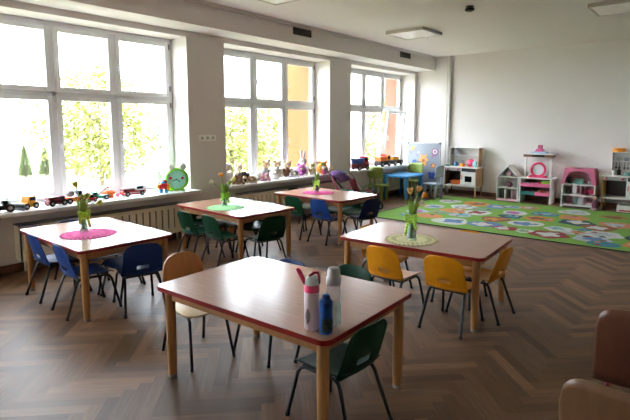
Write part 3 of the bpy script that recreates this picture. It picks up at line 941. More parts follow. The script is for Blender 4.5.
# ------------------------------------------------------------------ play kitchen
OAK = mat('pale_oak_panel', (190, 148, 104), .45, noise=.12, nscale=6, stretch=(8, 8, .7))
KGREY = mat('kitchen_grey_interior', (70, 66, 62), .6)
DOORG = mat('oven_dark_glass', (26, 28, 36), .12)
REDH = mat('red_handle_plastic', (206, 44, 52), .35)
PKNOB = mat('pink_knob', (206, 62, 100), .4)
STEEL = mat('brushed_steel', (176, 178, 180), .3, metal=.8)
def play_kitchen(label, x, y, w_, back_w, leftleg):
    """x: left end of the counter, y: front; the carcass goes back to the wall"""
    t = thing('play_kitchen', label, 'play kitchen', (x, y, 0), group='wooden play kitchens')
    D = .37; a = .05; b = w_ - .03
    MB().box((0, -.02, .60), (w_, D, .622)).build('worktop', WHITEP, t, bevel=.004)
    MB().box((a, D - .02, .23), (b, D, .60)).build('back_panel', KGREY, t)
    for nm, xx, m in (('side_panel', a, leftleg), ('side_panel', b - .016, OAK)):
        MB().box((xx, .0, .21), (xx + .016, D - .021, .60)).build(nm, m, t, bevel=.002)
    mid = a + (b - a) * .52
    MB().box((mid - .008, .005, .24), (mid + .008, D - .021, .60)).build('divider', WHITEP, t)
    MB().box((a - .02, -.005, .215), (b, D, .233)).build('bottom_shelf', WHITEP, t, bevel=.002)
    for xx, yy in ((a + .012, .02), (b - .02, .02), (a + .012, D - .03), (b - .02, D - .03)):
        MB().tube([(xx, yy, .215), (xx, yy, 0)], [.013, .011], 10).build('leg', leftleg if xx < mid else OAK, t, smooth=40)
    # control strip with knobs
    MB().box((a + .017, .004, .535), (mid - .009, .016, .60)).build('control_strip', STEEL, t)
    for kx in (.18, .82):
        MB().lathe([(.022, 0), (.02, .02), (.012, .024)], 14, T(a + (mid - a) * kx, .003, .567, rx=R(90))).build('knob', PKNOB, t, smooth=40)
    # oven
    MB().box((mid + .01, .004, .53), (b - .017, .03, .598)).build('oven_panel', mat('oven_panel_dark', (54, 56, 60), .3), t)
    d = MB()
    d0, d1, e0, e1 = mid + .012, b - .018, .24, .525
    d.box((d0, -.008, e0), (d0 + .075, .008, e1)); d.box((d1 - .075, -.008, e0), (d1, .008, e1))
    d.box((d0 + .075, -.008, e0), (d1 - .075, .008, e0 + .075)); d.box((d0 + .075, -.008, e1 - .09), (d1 - .075, .008, e1))
    dr = d.build('door', WHITEP, t, bevel=.002)
    MB().box((d0 + .075, -.003, e0 + .075), (d1 - .075, .003, e1 - .09)).build('door_window', DOORG, dr)
    MB().tube([(d0 + .012, -.008, .37), (d0 + .012, -.03, .375), (d0 + .012, -.03, .445), (d0 + .012, -.008, .45)], .008, 8).build('handle', REDH, dr, smooth=40)
    # upper unit
    u0, u1 = back_w
    MB().box((u0, D - .02, .622), (u1, D, 1.02)).build('splashback', WHITEP, t)
    for xx in (u0, u1 - .014):
        MB().box((xx, D - .19, .6225), (xx + .014, D - .021, 1.005)).build('upper_side_panel', WHITEP if xx < mid else OAK, t, bevel=.002)
    MB().box((u0 - .004, D - .195, 1.005), (u1 + .004, D - .0205, 1.02)).build('top_board', WHITEP, t, bevel=.002)
    MB().box((u0 + .015, D - .18, .85), (u1 - .015, D - .021, .863)).build('upper_shelf', WHITEP, t)
    MB().tube([(u0 + .28, D - .12, .622), (u0 + .28, D - .12, .72), (u0 + .28, D - .16, .75), (u0 + .28, D - .2, .73)], .008, 8).build('tap', STEEL, t, smooth=40)
    return t
KX, KY = -4.58, 9.84
play_kitchen('white and oak play kitchen left of the white toy house', KX, KY, .77, (.07, .715), mat('brown_side_panel', (92, 64, 46), .5))
play_kitchen('white play kitchen at the right edge beside the pink doll house', -1.63, KY, .80, (.145, .72), mat('mustard_side_panel', (170, 130, 58), .5))
def item(mb, name, label, cat, m, loc, **k):
    return tag(mb.build(name, m, loc=loc, smooth=40, **k), label, cat)
# things on and in the first kitchen
o = MB(); o.prism([(-.10, 0), (.10, 0), (.035, .10), (-.035, .10)], -.055, .055, Matrix(((1, 0, 0, 0), (0, 0, -1, 0), (0, 1, 0, 0), (0, 0, 0, 1))))
o.box((-.02, -.03, .10), (.02, .03, .14))
tag(o.build('toy_hood', mat('grey_hood', (150, 152, 160), .4), loc=(KX + .20, KY + .25, .864), bevel=.004), 'grey sloping toy cooker hood on the upper kitchen shelf', 'toy')
o = MB().lathe([(.07, 0), (.09, .01), (.125, .08), (.13, .085), (.118, .083), (.085, .015), (.001, .012)], 20, cap=False)
tag(o.build('toy_basin', mat('orange_plastic', (232, 112, 26), .35), loc=(KX + .235, KY + .15, .234), smooth=40), 'orange plastic basin inside the left play kitchen', 'toy basin')
t = thing('toy_pot', 'orange toy pot on the worktop of the left play kitchen', 'toy pot', (KX + .38, KY + .14, .6225))
MB().lathe([(.045, 0), (.05, .004), (.05, .06), (.047, .06)], 16).build('pot_body', mat('orange_pot', (236, 150, 30), .35), t, smooth=40)
MB().tube([(.05, 0, .05), (.11, 0, .055)], .008, 8).build('handle', mat('green_handle', (60, 130, 60), .4), t, smooth=40)
t = thing('toy_plate', 'hot pink toy plate leaning on the kitchen splashback', 'toy plate', (KX + .54, KY + .18, .6225))
MB().lathe([(.0, .01), (.05, .008), (.08, .0), (.082, .004), (.05, .014), (.0, .016)], 20, T(0, 0, .081, rx=R(80))).build('plate_disc', mat('hot_pink_plate', (222, 44, 96), .35), t, smooth=40)
t = thing('toy_jug', 'small sky blue toy jug on the kitchen worktop', 'toy jug', (KX + .23, KY + .14, .6225))
MB().lathe([(.035, 0), (.042, .03), (.03, .075), (.034, .09)], 16).build('jug_body', mat('sky_jug', (92, 150, 206), .35), t, smooth=40)
MB().tube([(.03, 0, .075), (.06, 0, .07), (.06, 0, .03), (.04, 0, .025)], .006, 8).build('handle', mat('sky_jug', (92, 150, 206)), t, smooth=40)
item(MB().lathe([(.03, 0), (.075, .02), (.08, .026), (.07, .022), (.001, .006)], 18, cap=False), 'toy_dish', 'flat green toy dish at the left end of the kitchen worktop', 'toy dish', mat('green_dish', (60, 160, 116), .4), (KX + .085, KY + .07, .6225))
item(MB().box((-.04, -.03, 0), (.04, .03, .12)), 'toy_carton', 'pale blue toy carton at the right end of the kitchen worktop', 'toy', mat('pale_cyan', (140, 196, 206), .5), (KX + .655, KY + .12, .6225), bevel=.006)
item(MB().box((-.012, -.02, 0), (.012, .02, .05)), 'toy_cup', 'small dark toy cup standing at the left of the upper kitchen', 'toy', mat('dark_cup', (50, 48, 46), .5), (KX + .12, KY + .25, .6225))

# ------------------------------------------------------------------ soft toys
def plush(label, x, y, z, s0, m, m2=None, rz=0.0, kind='sit', ears='round', name='soft_toy', group='soft toys along the window sill'):
    t = thing(name, label, 'soft toy', (x, y, z), rz, group)
    m2 = m2 or m
    s = s0 * .98
    if kind == 'sit':
        bd = MB().ell((0, 0, .075 * s), (.062 * s, .06 * s, .075 * s))
        for q in (-1, 1):
            bd.ell((.055 * s, q * .045 * s, .03 * s), (.055 * s, .028 * s, .028 * s), 10)
            bd.ell((.03 * s, q * .062 * s, .09 * s), (.03 * s, .02 * s, .045 * s), 10)
        bd.build('body', m, t, smooth=True)
        hz = .185 * s; hx = .012 * s
    elif kind == 'lie':
        bd = MB().ell((-.0, 0, .05 * s), (.06 * s, .10 * s, .05 * s))
        for q in (-1, 1):
            bd.ell((.045 * s, q * .08 * s, .022 * s), (.045 * s, .024 * s, .022 * s), 10)
        bd.build('body', m, t, smooth=True)
        hz = .085 * s; hx = .045 * s
    else:
        MB().ell((0, 0, .07 * s), (.075 * s, .085 * s, .07 * s)).build('body', m, t, smooth=True)
        hz = .12 * s; hx = .03 * s
    hd = MB().ell((hx, 0, hz), (.052 * s, .058 * s, .052 * s))
    if ears == 'round':
        for q in (-1, 1):
            hd.ell((hx, q * .045 * s, hz + .045 * s), (.012 * s, .022 * s, .022 * s), 10)
    elif ears == 'long':
        for q in (-1, 1):
            hd.ell((hx - .005 * s, q * .022 * s, hz + .10 * s), (.012 * s, .017 * s, .065 * s), 10)
    elif ears == 'flop':
        for q in (-1, 1):
            hd.ell((hx, q * .058 * s, hz - .005 * s), (.02 * s, .013 * s, .045 * s), 10)
    ho = hd.build('head', m2, t, smooth=True)
    MB().ell((hx + .045 * s, 0, hz - .014 * s), (.024 * s, .028 * s, .02 * s), 10).build('muzzle', MATS.get('plush_cream') or mat('plush_cream', (226, 210, 186), .95, bump=.6, nscale=80), ho, smooth=True)
    for q in (-1, 1):
        MB().ell((hx + .046 * s, q * .022 * s, hz + .012 * s), .006 * s, 8).build('eye', BLACKP, ho, smooth=True)
    MB().ell((hx + .068 * s, 0, hz - .006 * s), .007 * s, 8).build('nose', BLACKP, ho, smooth=True)
    return t
def fur(n, c): return mat('plush_' + n, c, .95, noise=.18, nscale=60, bump=.7)
F = {n: fur(n, c) for n, c in dict(cream=(226, 210, 186), white=(226, 224, 222), grey=(150, 146, 144), dark=(52, 40, 38), brown=(136, 96, 70), tan=(182, 150, 116), beige=(206, 188, 158), pink=(214, 160, 176), lilac=(196, 112, 190), rose=(206, 96, 128), orange=(226, 148, 46), pale=(214, 208, 214)).items()}
z = SZ + .001
plush('big pale grey soft toy slumped in the corner by the pillar', -5.62, 4.72, z, 1.35, F['white'], F['pale'], R(-20), 'sit', 'flop')
plush('tan soft toy lying before the big pale one by the pillar', -5.40, 4.77, z, .95, F['tan'], F['brown'], R(-30), 'lie')
plush('dark brown soft dog resting on the sill, cream muzzle', -5.52, 4.98, z, 1.25, F['dark'], F['dark'], R(-30), 'lie', 'flop')
plush('cream soft bear sitting behind the dark brown dog', -5.70, 5.04, z, 1.15, F['cream'], F['cream'], R(-10), 'sit')
plush('beige soft dog stretched flat at the sill edge', -5.38, 5.02, z, .85, F['beige'], F['tan'], R(-40), 'lie', 'flop')
plush('white and pink soft toy lying below the first mullion', -5.52, 5.28, z, 1.0, F['pale'], F['white'], R(-30), 'lie', 'flop')
plush('pink soft pig lying near the sill edge', -5.42, 5.34, z, .85, F['pink'], F['pink'], R(-25), 'lie')
plush('white soft lamb with a beige base in mid sill', -5.45, 5.60, z, 1.15, F['white'], F['white'], R(-35), 'lump', 'flop')
plush('grey soft cat standing out over the white lamb', -5.68, 5.62, z, 1.2, F['grey'], F['tan'], R(-10), 'sit', 'round')
plush('beige soft bear behind the grey one, leaning on glass', -5.66, 5.86, z, 1.15, F['beige'], F['tan'], R(-25), 'sit')
plush('brown soft bear beside a grey rabbit mid sill', -5.58, 6.02, z, 1.1, F['brown'], F['beige'], R(-30), 'sit')
plush('pale grey soft rabbit, ears down, beside the lilac toy', -5.46, 6.06, z, .9, F['pale'], F['grey'], R(-40), 'lie', 'flop')
plush('round lilac soft toy, brightest purple on the sill', -5.52, 6.30, z, 1.15, F['lilac'], F['lilac'], R(-40), 'lump', 'round')
plush('tall pale soft rabbit with upright ears at the window', -5.60, 6.44, z, 1.25, F['white'], F['pale'], R(-35), 'sit', 'long')
plush('small beige soft toy right of the tall rabbit', -5.50, 6.58, z, .85, F['beige'], F['cream'], R(-40), 'sit')
plush('orange soft lion at the right end of the sill', -5.42, 6.76, z, 1.3, F['orange'], F['orange'], R(-45), 'lump', 'round')
plush('rose soft toy in front of the orange lion', -5.33, 6.70, z, .6, F['rose'], F['cream'], R(-40), 'sit')
plush('tan soft mouse lying right of the orange lion', -5.36, 6.93, z, .8, F['tan'], F['beige'], R(-40), 'lie', 'round')

# ------------------------------------------------------------------ toy vehicles on the sills
GLZ = mat('toy_glass', (40, 56, 70), .15)
def vehicle(name, label, x, y, z, rz, L_, W_, H_, body, cab, wr, wheelm=BLACKP, cabpos=(.1, .5), extra=None, cat='toy vehicle'):
    """long axis is local x; wheels touch z=0"""
    t = thing(name, label, cat, (x, y, z), rz, 'toy vehicles on the sills')
    h0 = wr * .8
    MB().box((-L_ / 2, -W_ * .42, h0), (L_ / 2, W_ * .42, h0 + H_ * .34)).box((-L_ * .42, -W_ * .3, h0 - wr * .3), (L_ * .42, W_ * .3, h0)).build('chassis', body, t, bevel=W_ * .05)
    c0, c1 = cabpos
    zc = h0 + H_ * .34
    poly = [(c0 * L_, zc), (c1 * L_, zc), (c1 * L_ - .1 * L_, h0 + H_ - wr * .6), (c0 * L_, h0 + H_ - wr * .6)]
    co = MB().prism([(a, b) for a, b in poly], -W_ * .4, W_ * .4, Matrix(((1, 0, 0, 0), (0, 0, 1, 0), (0, 1, 0, 0), (0, 0, 0, 1)))).build('cab', cab, t, bevel=W_ * .04)
    zz0 = zc + (h0 + H_ - wr * .6 - zc) * .3; zz1 = zc + (h0 + H_ - wr * .6 - zc) * .82
    for q in (-1, 1):
        MB().box((c0 * L_ + .03 * L_, q * W_ * .4, zz0), (c1 * L_ - .13 * L_, q * W_ * .412, zz1)).build('window', GLZ, co)
    for sx in (-.32, .32):
        for q in (-1, 1):
            wo = MB().lathe([(wr * .6, -W_ * .07), (wr, -W_ * .05), (wr, W_ * .05), (wr * .6, W_ * .07)], 16, T(sx * L_, q * W_ * .45, wr, rx=R(90))).build('wheel', wheelm, t, smooth=30)
            MB().lathe([(wr * .45, -W_ * .078), (wr * .45, W_ * .078)], 12, T(sx * L_, q * W_ * .45, wr, rx=R(90))).build('hub', STEEL, wo, smooth=30)
    if extra:
        extra(t, L_, W_, H_, h0, zc)
    return t
def pm(n, c): return mat('toy_' + n, c, .35)
TYEL, TRED, TDRED, TGRN, TDGRN, TTEAL, TORG, TWHT, TNVY, TSKY, TPNK, TGRY = [pm(n, c) for n, c in (('yellow', (232, 162, 32)), ('red', (200, 32, 36)), ('dark_red', (112, 22, 34)), ('green', (120, 206, 40)), ('dark_green', (26, 46, 34)), ('teal', (40, 146, 120)), ('orange', (240, 112, 30)), ('white', (228, 230, 234)), ('navy', (32, 34, 76)), ('sky', (70, 150, 214)), ('pink', (222, 96, 150)), ('grey', (128, 130, 136)))]
def blade(t, L_, W_, H_, h0, zc):
    def f(u, v): return (L_ * .62 - .12 * L_ * math.sin(v * PI) , u * W_ * .62, .004 + v * H_ * .52)
    MB().grid(f, 6, 8).build('blade', TGRY, t, smooth=True, solid=.006)
    a = MB()
    for q in (-1, 1): a.tube([(L_ * .2, q * W_ * .36, h0 + .01), (L_ * .56, q * W_ * .36, H_ * .25)], .006, 8)
    a.build('blade_arm', BLACKP, t, smooth=40)
def whiteroof(t, L_, W_, H_, h0, zc):
    r = MB()
    for i in range(9):
        r.ell((rnd.uniform(-.4, .35) * L_, rnd.uniform(-.35, .35) * W_, zc + H_ * rnd.uniform(.1, .45)), H_ * .15, 8)
    r.build('load', mat('pale_mint', (206, 232, 222), .5), t, smooth=True)
def ladder(t, L_, W_, H_, h0, zc):
    l = MB()
    for q in (-1, 1): l.tube([(-L_ * .48, q * W_ * .15, zc + H_ * .3), (L_ * .25, q * W_ * .15, zc + H_ * .36)], .005, 6)
    for i in range(8):
        xx = -L_ * .45 + i * L_ * .09
        l.tube([(xx, -W_ * .15, zc + H_ * .305), (xx, W_ * .15, zc + H_ * .305)], .004, 6)
    l.build('ladder', TWHT, t, smooth=40)
    MB().box((-L_ * .48, -W_ * .4, zc), (L_ * .02, W_ * .4, zc + H_ * .25)).build('rear_box', TDRED, t, bevel=.004)
    MB().box((-L_ * .485, -W_ * .43, h0 + H_ * .12), (L_ * .5, W_ * .43, h0 + H_ * .2)).build('white_stripe', TWHT, t)
    MB().box((L_ * .28, -W_ * .2, H_ * .99), (L_ * .36, W_ * .2, H_ * 1.08)).build('beacon', TORG, t)
def hopper(m):
    def f(t, L_, W_, H_, h0, zc):
        MB().prism([(-L_ * .5, zc + .02), (-L_ * .42, zc), (L_ * .05, zc), (L_ * .1, zc + H_ * .42), (-L_ * .55, zc + H_ * .42)], -W_ * .44, W_ * .44, Matrix(((1, 0, 0, 0), (0, 0, 1, 0), (0, 1, 0, 0), (0, 0, 0, 1)))).build('tipper', m, t, bevel=.004)
    return f
Zs = SZ + .001
vehicle('toy_tractor', 'dark green toy tractor with pale load at the left edge of the sill', -5.42, 1.72, Zs, R(80), .19, .13, .11, TDGRN, TDGRN, .042, cabpos=(.0, .3), extra=whiteroof)
vehicle('toy_bulldozer', 'yellow toy bulldozer with grey front blade', -5.43, 1.955, Zs, R(-70), .17, .12, .125, TYEL, TYEL, .032, cabpos=(-.35, .2), extra=blade)
vehicle('toy_truck', 'dark red toy truck left of the window mullion', -5.43, 2.235, Zs, R(95), .20, .11, .095, TDRED, TDRED, .032, cabpos=(.05, .45), extra=hopper(TDRED))
def crane(t, L_, W_, H_, h0, zc):
    MB().ell((-.2 * L_, 0, zc + H_ * .3), (L_ * .22, W_ * .4, H_ * .28)).build('mixer_drum', TGRY, t, smooth=True)
    MB().box((.1 * L_, -W_ * .4, zc), (.5 * L_, W_ * .4, zc + H_ * .2)).build('front_box', TWHT, t)
vehicle('toy_mixer_truck', 'orange and grey toy mixer truck just right of the mullion', -5.46, 2.44, Zs, R(85), .19, .11, .13, TORG, TNVY, .03, cabpos=(.15, .45), extra=crane)
vehicle('toy_car', 'small red toy car behind the vase of tulips', -5.41, 2.60, Zs, R(95), .11, .07, .08, TRED, TDRED, .02, cabpos=(-.3, .25))
def boom(t, L_, W_, H_, h0, zc):
    MB().tube([(-L_ * .1, 0, zc), (L_ * .2, 0, zc + H_ * .5), (L_ * .42, 0, zc + H_ * .9)], .008, 8).build('boom', TGRY, t, smooth=40)
vehicle('toy_crane', 'teal toy crane vehicle right of the tulips', -5.50, 2.75, Zs, R(80), .19, .1, .085, TTEAL, TTEAL, .026, cabpos=(-.45, -.1), extra=boom)
t = thing('toy_rocket', 'orange and white toy aircraft standing below the window bar', 'toy', (-5.58, 2.89, Zs), R(60))
MB().ell((0, 0, .055), (.085, .06, .035)).box((-.06, -.05, .0), (.06, .05, .022)).build('hull', TORG, t, smooth=True)
MB().ell((0, 0, .085), (.04, .03, .03)).build('cockpit', TWHT, t, smooth=True)
MB().box((-.01, -.012, .10), (.012, .012, .135)).build('pilot', TRED, t, bevel=.003)
w_ = MB()
for a in (-.5, .35): w_.tube([(0, 0, .11), (.05 * math.cos(a) + .02, .05 * a, .22)], .003, 6)
w_.build('aerial', TGRY, t)
tag(MB().ell((0, 0, .022), .022).build('toy_ball', TPNK, loc=(-5.53, 2.985, Zs), smooth=True), 'tiny pink toy ball beside the toy fire engine', 'toy ball')
vehicle('toy_fire_engine', 'red and white toy fire engine with ladder', -5.49, 3.16, Zs, R(90), .30, .11, .115, TRED, TWHT, .03, cabpos=(.08, .5), extra=ladder)
t = thing('toy_robot', 'red and blue chunky toy figure beside the frog clock', 'toy', (-5.42, 3.545, Zs), R(-40))
MB().box((-.03, -.055, 0), (.03, -.01, .05)).box((-.03, .01, 0), (.03, .055, .05)).build('feet', TSKY, t, bevel=.008)
MB().box((-.04, -.05, .05), (.04, .05, .11)).build('torso', TRED, t, bevel=.01)
MB().ell((0, 0, .135), (.04, .045, .035)).build('head', TRED, t, smooth=True)
MB().ell((.02, -.062, .085), (.025, .018, .035)).ell((.02, .062, .07), (.025, .018, .045)).build('arms', TYEL, t, smooth=True)
MB().ell((.034, 0, .135), (.014, .025, .015)).build('visor', TSKY, t, smooth=True)
# frog clock
t = thing('frog_clock', 'round green frog-faced toy clock at the right end of the sill', 'clock', (-5.44, 3.755, Zs), R(-40))
t.scale = (1.1, 1.1, 1.1)
YZ = lambda z_: T(0, 0, z_, ry=R(90))
MB().lathe([(.105, -.03), (.13, -.02), (.14, 0), (.13, .02), (.108, .028)], 36, YZ(.14) , cap=False).lathe([(.12, -.028), (.12, -.02)], 36, YZ(.14)).build('clock_rim', TGRN, t, smooth=True)
MB().lathe([(.11, -.015), (.11, .012)], 36, YZ(.14)).build('dial', mat('mint_dial', (150, 222, 196), .4), t)
for q in (-1, 1):
    e = MB().ell((0, q * .066, .288), (.038, .046, .046)).build('eye', mat('frog_eye_white', (224, 232, 216), .35), t, smooth=True)
    MB().ell((.031, q * .063, .29), (.007, .011, .013)).build('pupil', BLACKP, e, smooth=True)
    MB().lathe([(.017, .012), (.017, .016)], 14, T(0, q * .068, .155, ry=R(90))).build('cheek', TRED, t)
    MB().ell((.0, q * .07, .012), (.045, .035, .012)).build('foot', TGRN, t, smooth=True)
hn = MB()
for a, l_ in ((R(-35), .075), (R(75), .05)):
    hn.tube([(.018, 0, .14), (.018, -l_ * math.sin(a), .14 - .4 * l_ )], .004, 6)
hn.ell((.018, 0, .14), .008, 8)
hn.build('hands', BLACKP, t)
nm = MB()
for i in range(12):
    a = 2 * PI * i / 12
    nm.box((.0125, -.002, -.006), (.0145, .002, .006), T(0, .092 * math.sin(a), .14 + .092 * math.cos(a)))
nm.build('hour_marks', mat('hour_mark', (40, 90, 70), .5), t)
t = thing('clear_bottle', 'clear empty bottle standing behind the red and blue figure', 'bottle', (-5.66, 3.64, Zs))
MB().lathe([(.03, 0), (.034, .006), (.034, .19), (.02, .215), (.02, .235)], 20).build('bottle_body', clear_mat('green_bottle', (206, 222, 214), .7), t, smooth=40)
MB().lathe([(.022, .233), (.022, .25)], 16).build('cap', TGRY, t, smooth=40)
# far sill
def slope(m):
    return hopper(m)
vehicle('toy_tow_truck', 'red toy truck carrying a blue load on the farthest sill', -5.36, 7.86, Zs, R(80), .34, .18, .25, TDRED, TRED, .045, cabpos=(.1, .48), extra=hopper(pm('deep_blue', (40, 70, 150))))
vehicle('toy_dump_truck', 'orange toy dump truck in the middle of the farthest sill', -5.45, 8.82, Zs, R(-95), .36, .18, .22, BLACKP, TYEL, .055, cabpos=(-.48, -.1), extra=lambda t, L_, W_, H_, h0, zc: (MB().prism([(-L_ * .08, zc), (L_ * .45, zc), (L_ * .55, zc + H_ * .4), (-L_ * .06, zc + H_ * .4)], -W_ * .44, W_ * .44, Matrix(((1, 0, 0, 0), (0, 0, 1, 0), (0, 1, 0, 0), (0, 0, 0, 1)))).build('tipper', TORG, t, bevel=.004), MB().box((-L_ * .08, -W_ * .42, zc), (-L_ * .06, W_ * .42, zc + H_ * .62)).build('guard', TRED, t)))
vehicle('toy_loader', 'yellow and white toy loader at the right of the farthest sill', -5.44, 9.30, Zs, R(92), .42, .18, .19, BLACKP, TSKY, .06, cabpos=(-.45, -.12), extra=hopper(TYEL))

# ------------------------------------------------------------------ doll prams
def pram(label, x, y, rz, hoodm, seatm, framem, s=1.0, hood=True):
    t = thing('doll_pram', label, 'doll pram', (x, y, 0), rz, 'doll prams by the pillar')
    V = lambda a, b, c: (a * s, b * s, c * s)
    f = MB()
    for q in (-1, 1):
        f.tube([V(.24, q * .13, .06), V(.05, q * .13, .24), V(-.14, q * .13, .44), V(-.27, q * .13, .60)], .008, 8)
        f.tube([V(-.20, q * .13, .06), V(.0, q * .13, .22), V(.16, q * .13, .36)], .008, 8)
    f.tube([V(-.27, -.13, .60), V(-.31, -.1, .615), V(-.31, .1, .615), V(-.27, .13, .60)], .011, 8)
    f.tube([V(.24, -.13, .06), V(.24, .13, .06)], .007, 8); f.tube([V(-.20, -.13, .06), V(-.20, .13, .06)], .007, 8)
    f.build('frame', framem, t, smooth=40)
    MB().tube([V(-.31, -.1, .615), V(-.31, .1, .615)], .015, 8).build('grip', BLACKP, t, smooth=40)
    st = MB()
    def seat(u, v):
        prof = [(.20, .26), (.12, .22), (0, .215), (-.10, .26), (-.17, .40), (-.20, .50)]
        k_ = min(4.999, v * 5); i = int(k_); q = k_ - i
        a = prof[i][0] * (1 - q) + prof[i + 1][0] * q; b_ = prof[i][1] * (1 - q) + prof[i + 1][1] * q
        return V(a + .0 * u, u * .122, b_ + .04 * abs(u) ** 4)
    st.grid(seat, 10, 12)
    st.build('seat_sling', seatm, t, smooth=True, solid=.012)
    if hood:
        h = MB()
        def hd(u, v):
            a = R(20 + 105 * v); b_ = u * PI / 2
            return V(-.13 + .20 * math.cos(a) * math.cos(b_ * .92), .128 * math.sin(b_), .40 + .20 * math.sin(a) * (.35 + .65 * math.cos(b_ * .92)))
        h.grid(hd, 12, 8)
        h.build('hood', hoodm, t, smooth=True, solid=.006)
    for wx in (.24, -.20):
        for q in (-1, 1):
            wo = MB().lathe([(.035 * s, -.012 * s), (.058 * s, -.011 * s), (.06 * s, 0), (.058 * s, .011 * s), (.035 * s, .012 * s)], 18, T(wx * s, q * .155 * s, .06 * s, rx=R(90)), cap=False).build('wheel', BLACKP, t, smooth=30)
            MB().lathe([(.036 * s, -.006), (.036 * s, .006)], 12, T(wx * s, q * .155 * s, .06 * s, rx=R(90))).build('hub', TGRY, wo, smooth=30)
    return t
PHOOD = mat('purple_patterned_cloth', (104, 70, 122), .85, noise=.75, nscale=34)
PRED = mat('wine_red_cloth', (128, 24, 40), .85, noise=.5, nscale=30)
PPNK = mat('pink_pram_cloth', (196, 70, 130), .85, noise=.3, nscale=30)
SILV = mat('silver_tube', (150, 150, 152), .3, metal=.8)
pram('purple patterned doll pram with dark curved handle beside the pillar', -4.93, 6.80, R(40), PHOOD, PPNK, BLACKM, 1.2)
pram('wine red doll pushchair with silver tubes right of the purple pram', -4.86, 7.20, R(62), PRED, PRED, SILV, 1.1, False)
pram('dark red folded doll pushchair nearest the lime chair', -5.04, 7.45, R(60), PRED, PRED, BLACKM, 1.05, False)
plush('pink soft doll riding in the purple pram', -4.89, 6.82, .285, .8, F['rose'], F['pink'], R(20), 'sit', 'none', 'soft_doll', 'dolls')

# ------------------------------------------------------------------ toy shelf house, vanity, doll house
PNKB = mat('dusty_pink_paint', (206, 108, 142), .45)
PALEP = mat('pale_pink_paint', (226, 184, 196), .5)
t = thing('toy_house_shelf', 'white gabled toy house shelf between play kitchen and vanity', 'toy house', (-3.225, 9.88, 0))
hw, D, ev, ap = .20, .30, .48, .70
MB().box((-hw, D - .012, .02), (hw, D, ev)).prism([(-hw, ev), (hw, ev), (0, ap - .02)], -D, -D + .012, Matrix(((1, 0, 0, 0), (0, 0, -1, 0), (0, 1, 0, 0), (0, 0, 0, 1)))).build('back_panel', mat('pale_grey_wall', (196, 192, 190), .5), t)
for q in (-1, 1):
    MB().box((q * hw - .008, 0, 0), (q * hw + .008, D, ev)).build('side_wall', WHITEP, t, bevel=.002)
    th = .018
    rp = MB()
    d = Vector((hw + .03, 0, -(ap - ev) * (hw + .03) / hw))
    rp.add([(0, -.01, ap), (0, D + .005, ap), (q * d.x, D + .005, ap + d.z), (q * d.x, -.01, ap + d.z), (0, -.01, ap - th * 1.3), (0, D + .005, ap - th * 1.3), (q * d.x - q * .0, D + .005, ap + d.z - th), (q * d.x, -.01, ap + d.z - th)], [(0, 1, 2, 3), (4, 7, 6, 5), (0, 3, 7, 4), (1, 5, 6, 2), (3, 2, 6, 7), (0, 4, 5, 1)])
    rp.build('roof_panel', WHITEP, t)
for zz in (ev - .012, .245):
    MB().box((-hw + .009, .004, zz), (hw - .009, D - .013, zz + .014)).build('floor_board', WHITEP, t)
MB().box((-hw + .009, .0, .0), (hw - .009, D - .013, .03)).build('plinth', PALEP, t)
MB().box((-.045, .006, .031), (-.033, D - .013, .245)).build('partition', WHITEP, t)
mw = MB()
for q in (0, 1):
    pass
item(MB().ell((0, 0, .05), (.055, .045, .05)), 'toy_helmet', 'dark red round toy on the middle floor of the white toy house', 'toy', mat('maroon_toy', (106, 40, 60), .5, noise=.5), (-3.21, 10.0, .2595))
item(MB().box((-.04, -.03, 0), (.04, .03, .07)).box((-.045, -.035, .07), (.045, .035, .08)), 'toy_chest', 'little pale toy chest under the gable of the white house', 'toy', PALEP, (-3.23, 10.0, .4825))
item(MB().box((-.07, -.04, 0), (-.055, .04, .18)).box((.03, -.04, 0), (.045, .04, .18)).box((-.055, -.04, .08), (.03, .04, .09)), 'toy_bunk_bed', 'pink toy bunk bed on the ground floor of the white house', 'toy', PALEP, (-3.09, 10.0, .031))
item(MB().box((-.05, -.04, 0), (.05, .04, .17)), 'toy_wardrobe', 'dark toy wardrobe on the ground floor of the white house', 'toy', mat('dark_wardrobe', (52, 56, 58), .5), (-3.33, 10.0, .031), bevel=.004)

# vanity
t = thing('toy_vanity', 'tall white toy vanity unit with pink bins and upper posts', 'toy furniture', (-2.7, 9.86, 0))
hw, D = .275, .34
for q in (-1, 1):
    MB().box((q * hw - .012, 0, 0), (q * hw + .012, D, .47)).build('side_panel', WHITEP, t, bevel=.002)
    MB().box((q * (hw - .045) - .02, D - .22, .49), (q * (hw - .045) + .02, D - .18, .88)).build('post', WHITEP, t, bevel=.002)
MB().box((-hw - .035, -.01, .47), (hw + .035, D + .01, .489)).build('worktop', WHITEP, t, bevel=.003)
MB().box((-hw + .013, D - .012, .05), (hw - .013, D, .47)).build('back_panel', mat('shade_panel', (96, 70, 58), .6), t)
MB().box((-hw + .012, D - .25, .88), (hw - .012, D - .0125, .93)).build('top_beam', mat('dark_brown_beam', (110, 70, 40), .5), t)
MB().box((-hw + .004, D - .255, .93), (hw + .02, D, .948)).build('top_board', WHITEP, t, bevel=.002)
MB().box((-.10, D - .257, .885), (.12, D - .25, .925)).build('dark_sign', DARK, t)
BINP = mat('pink_bin', (226, 106, 152), .4); BINT = mat('teal_bin', (40, 116, 106), .4)
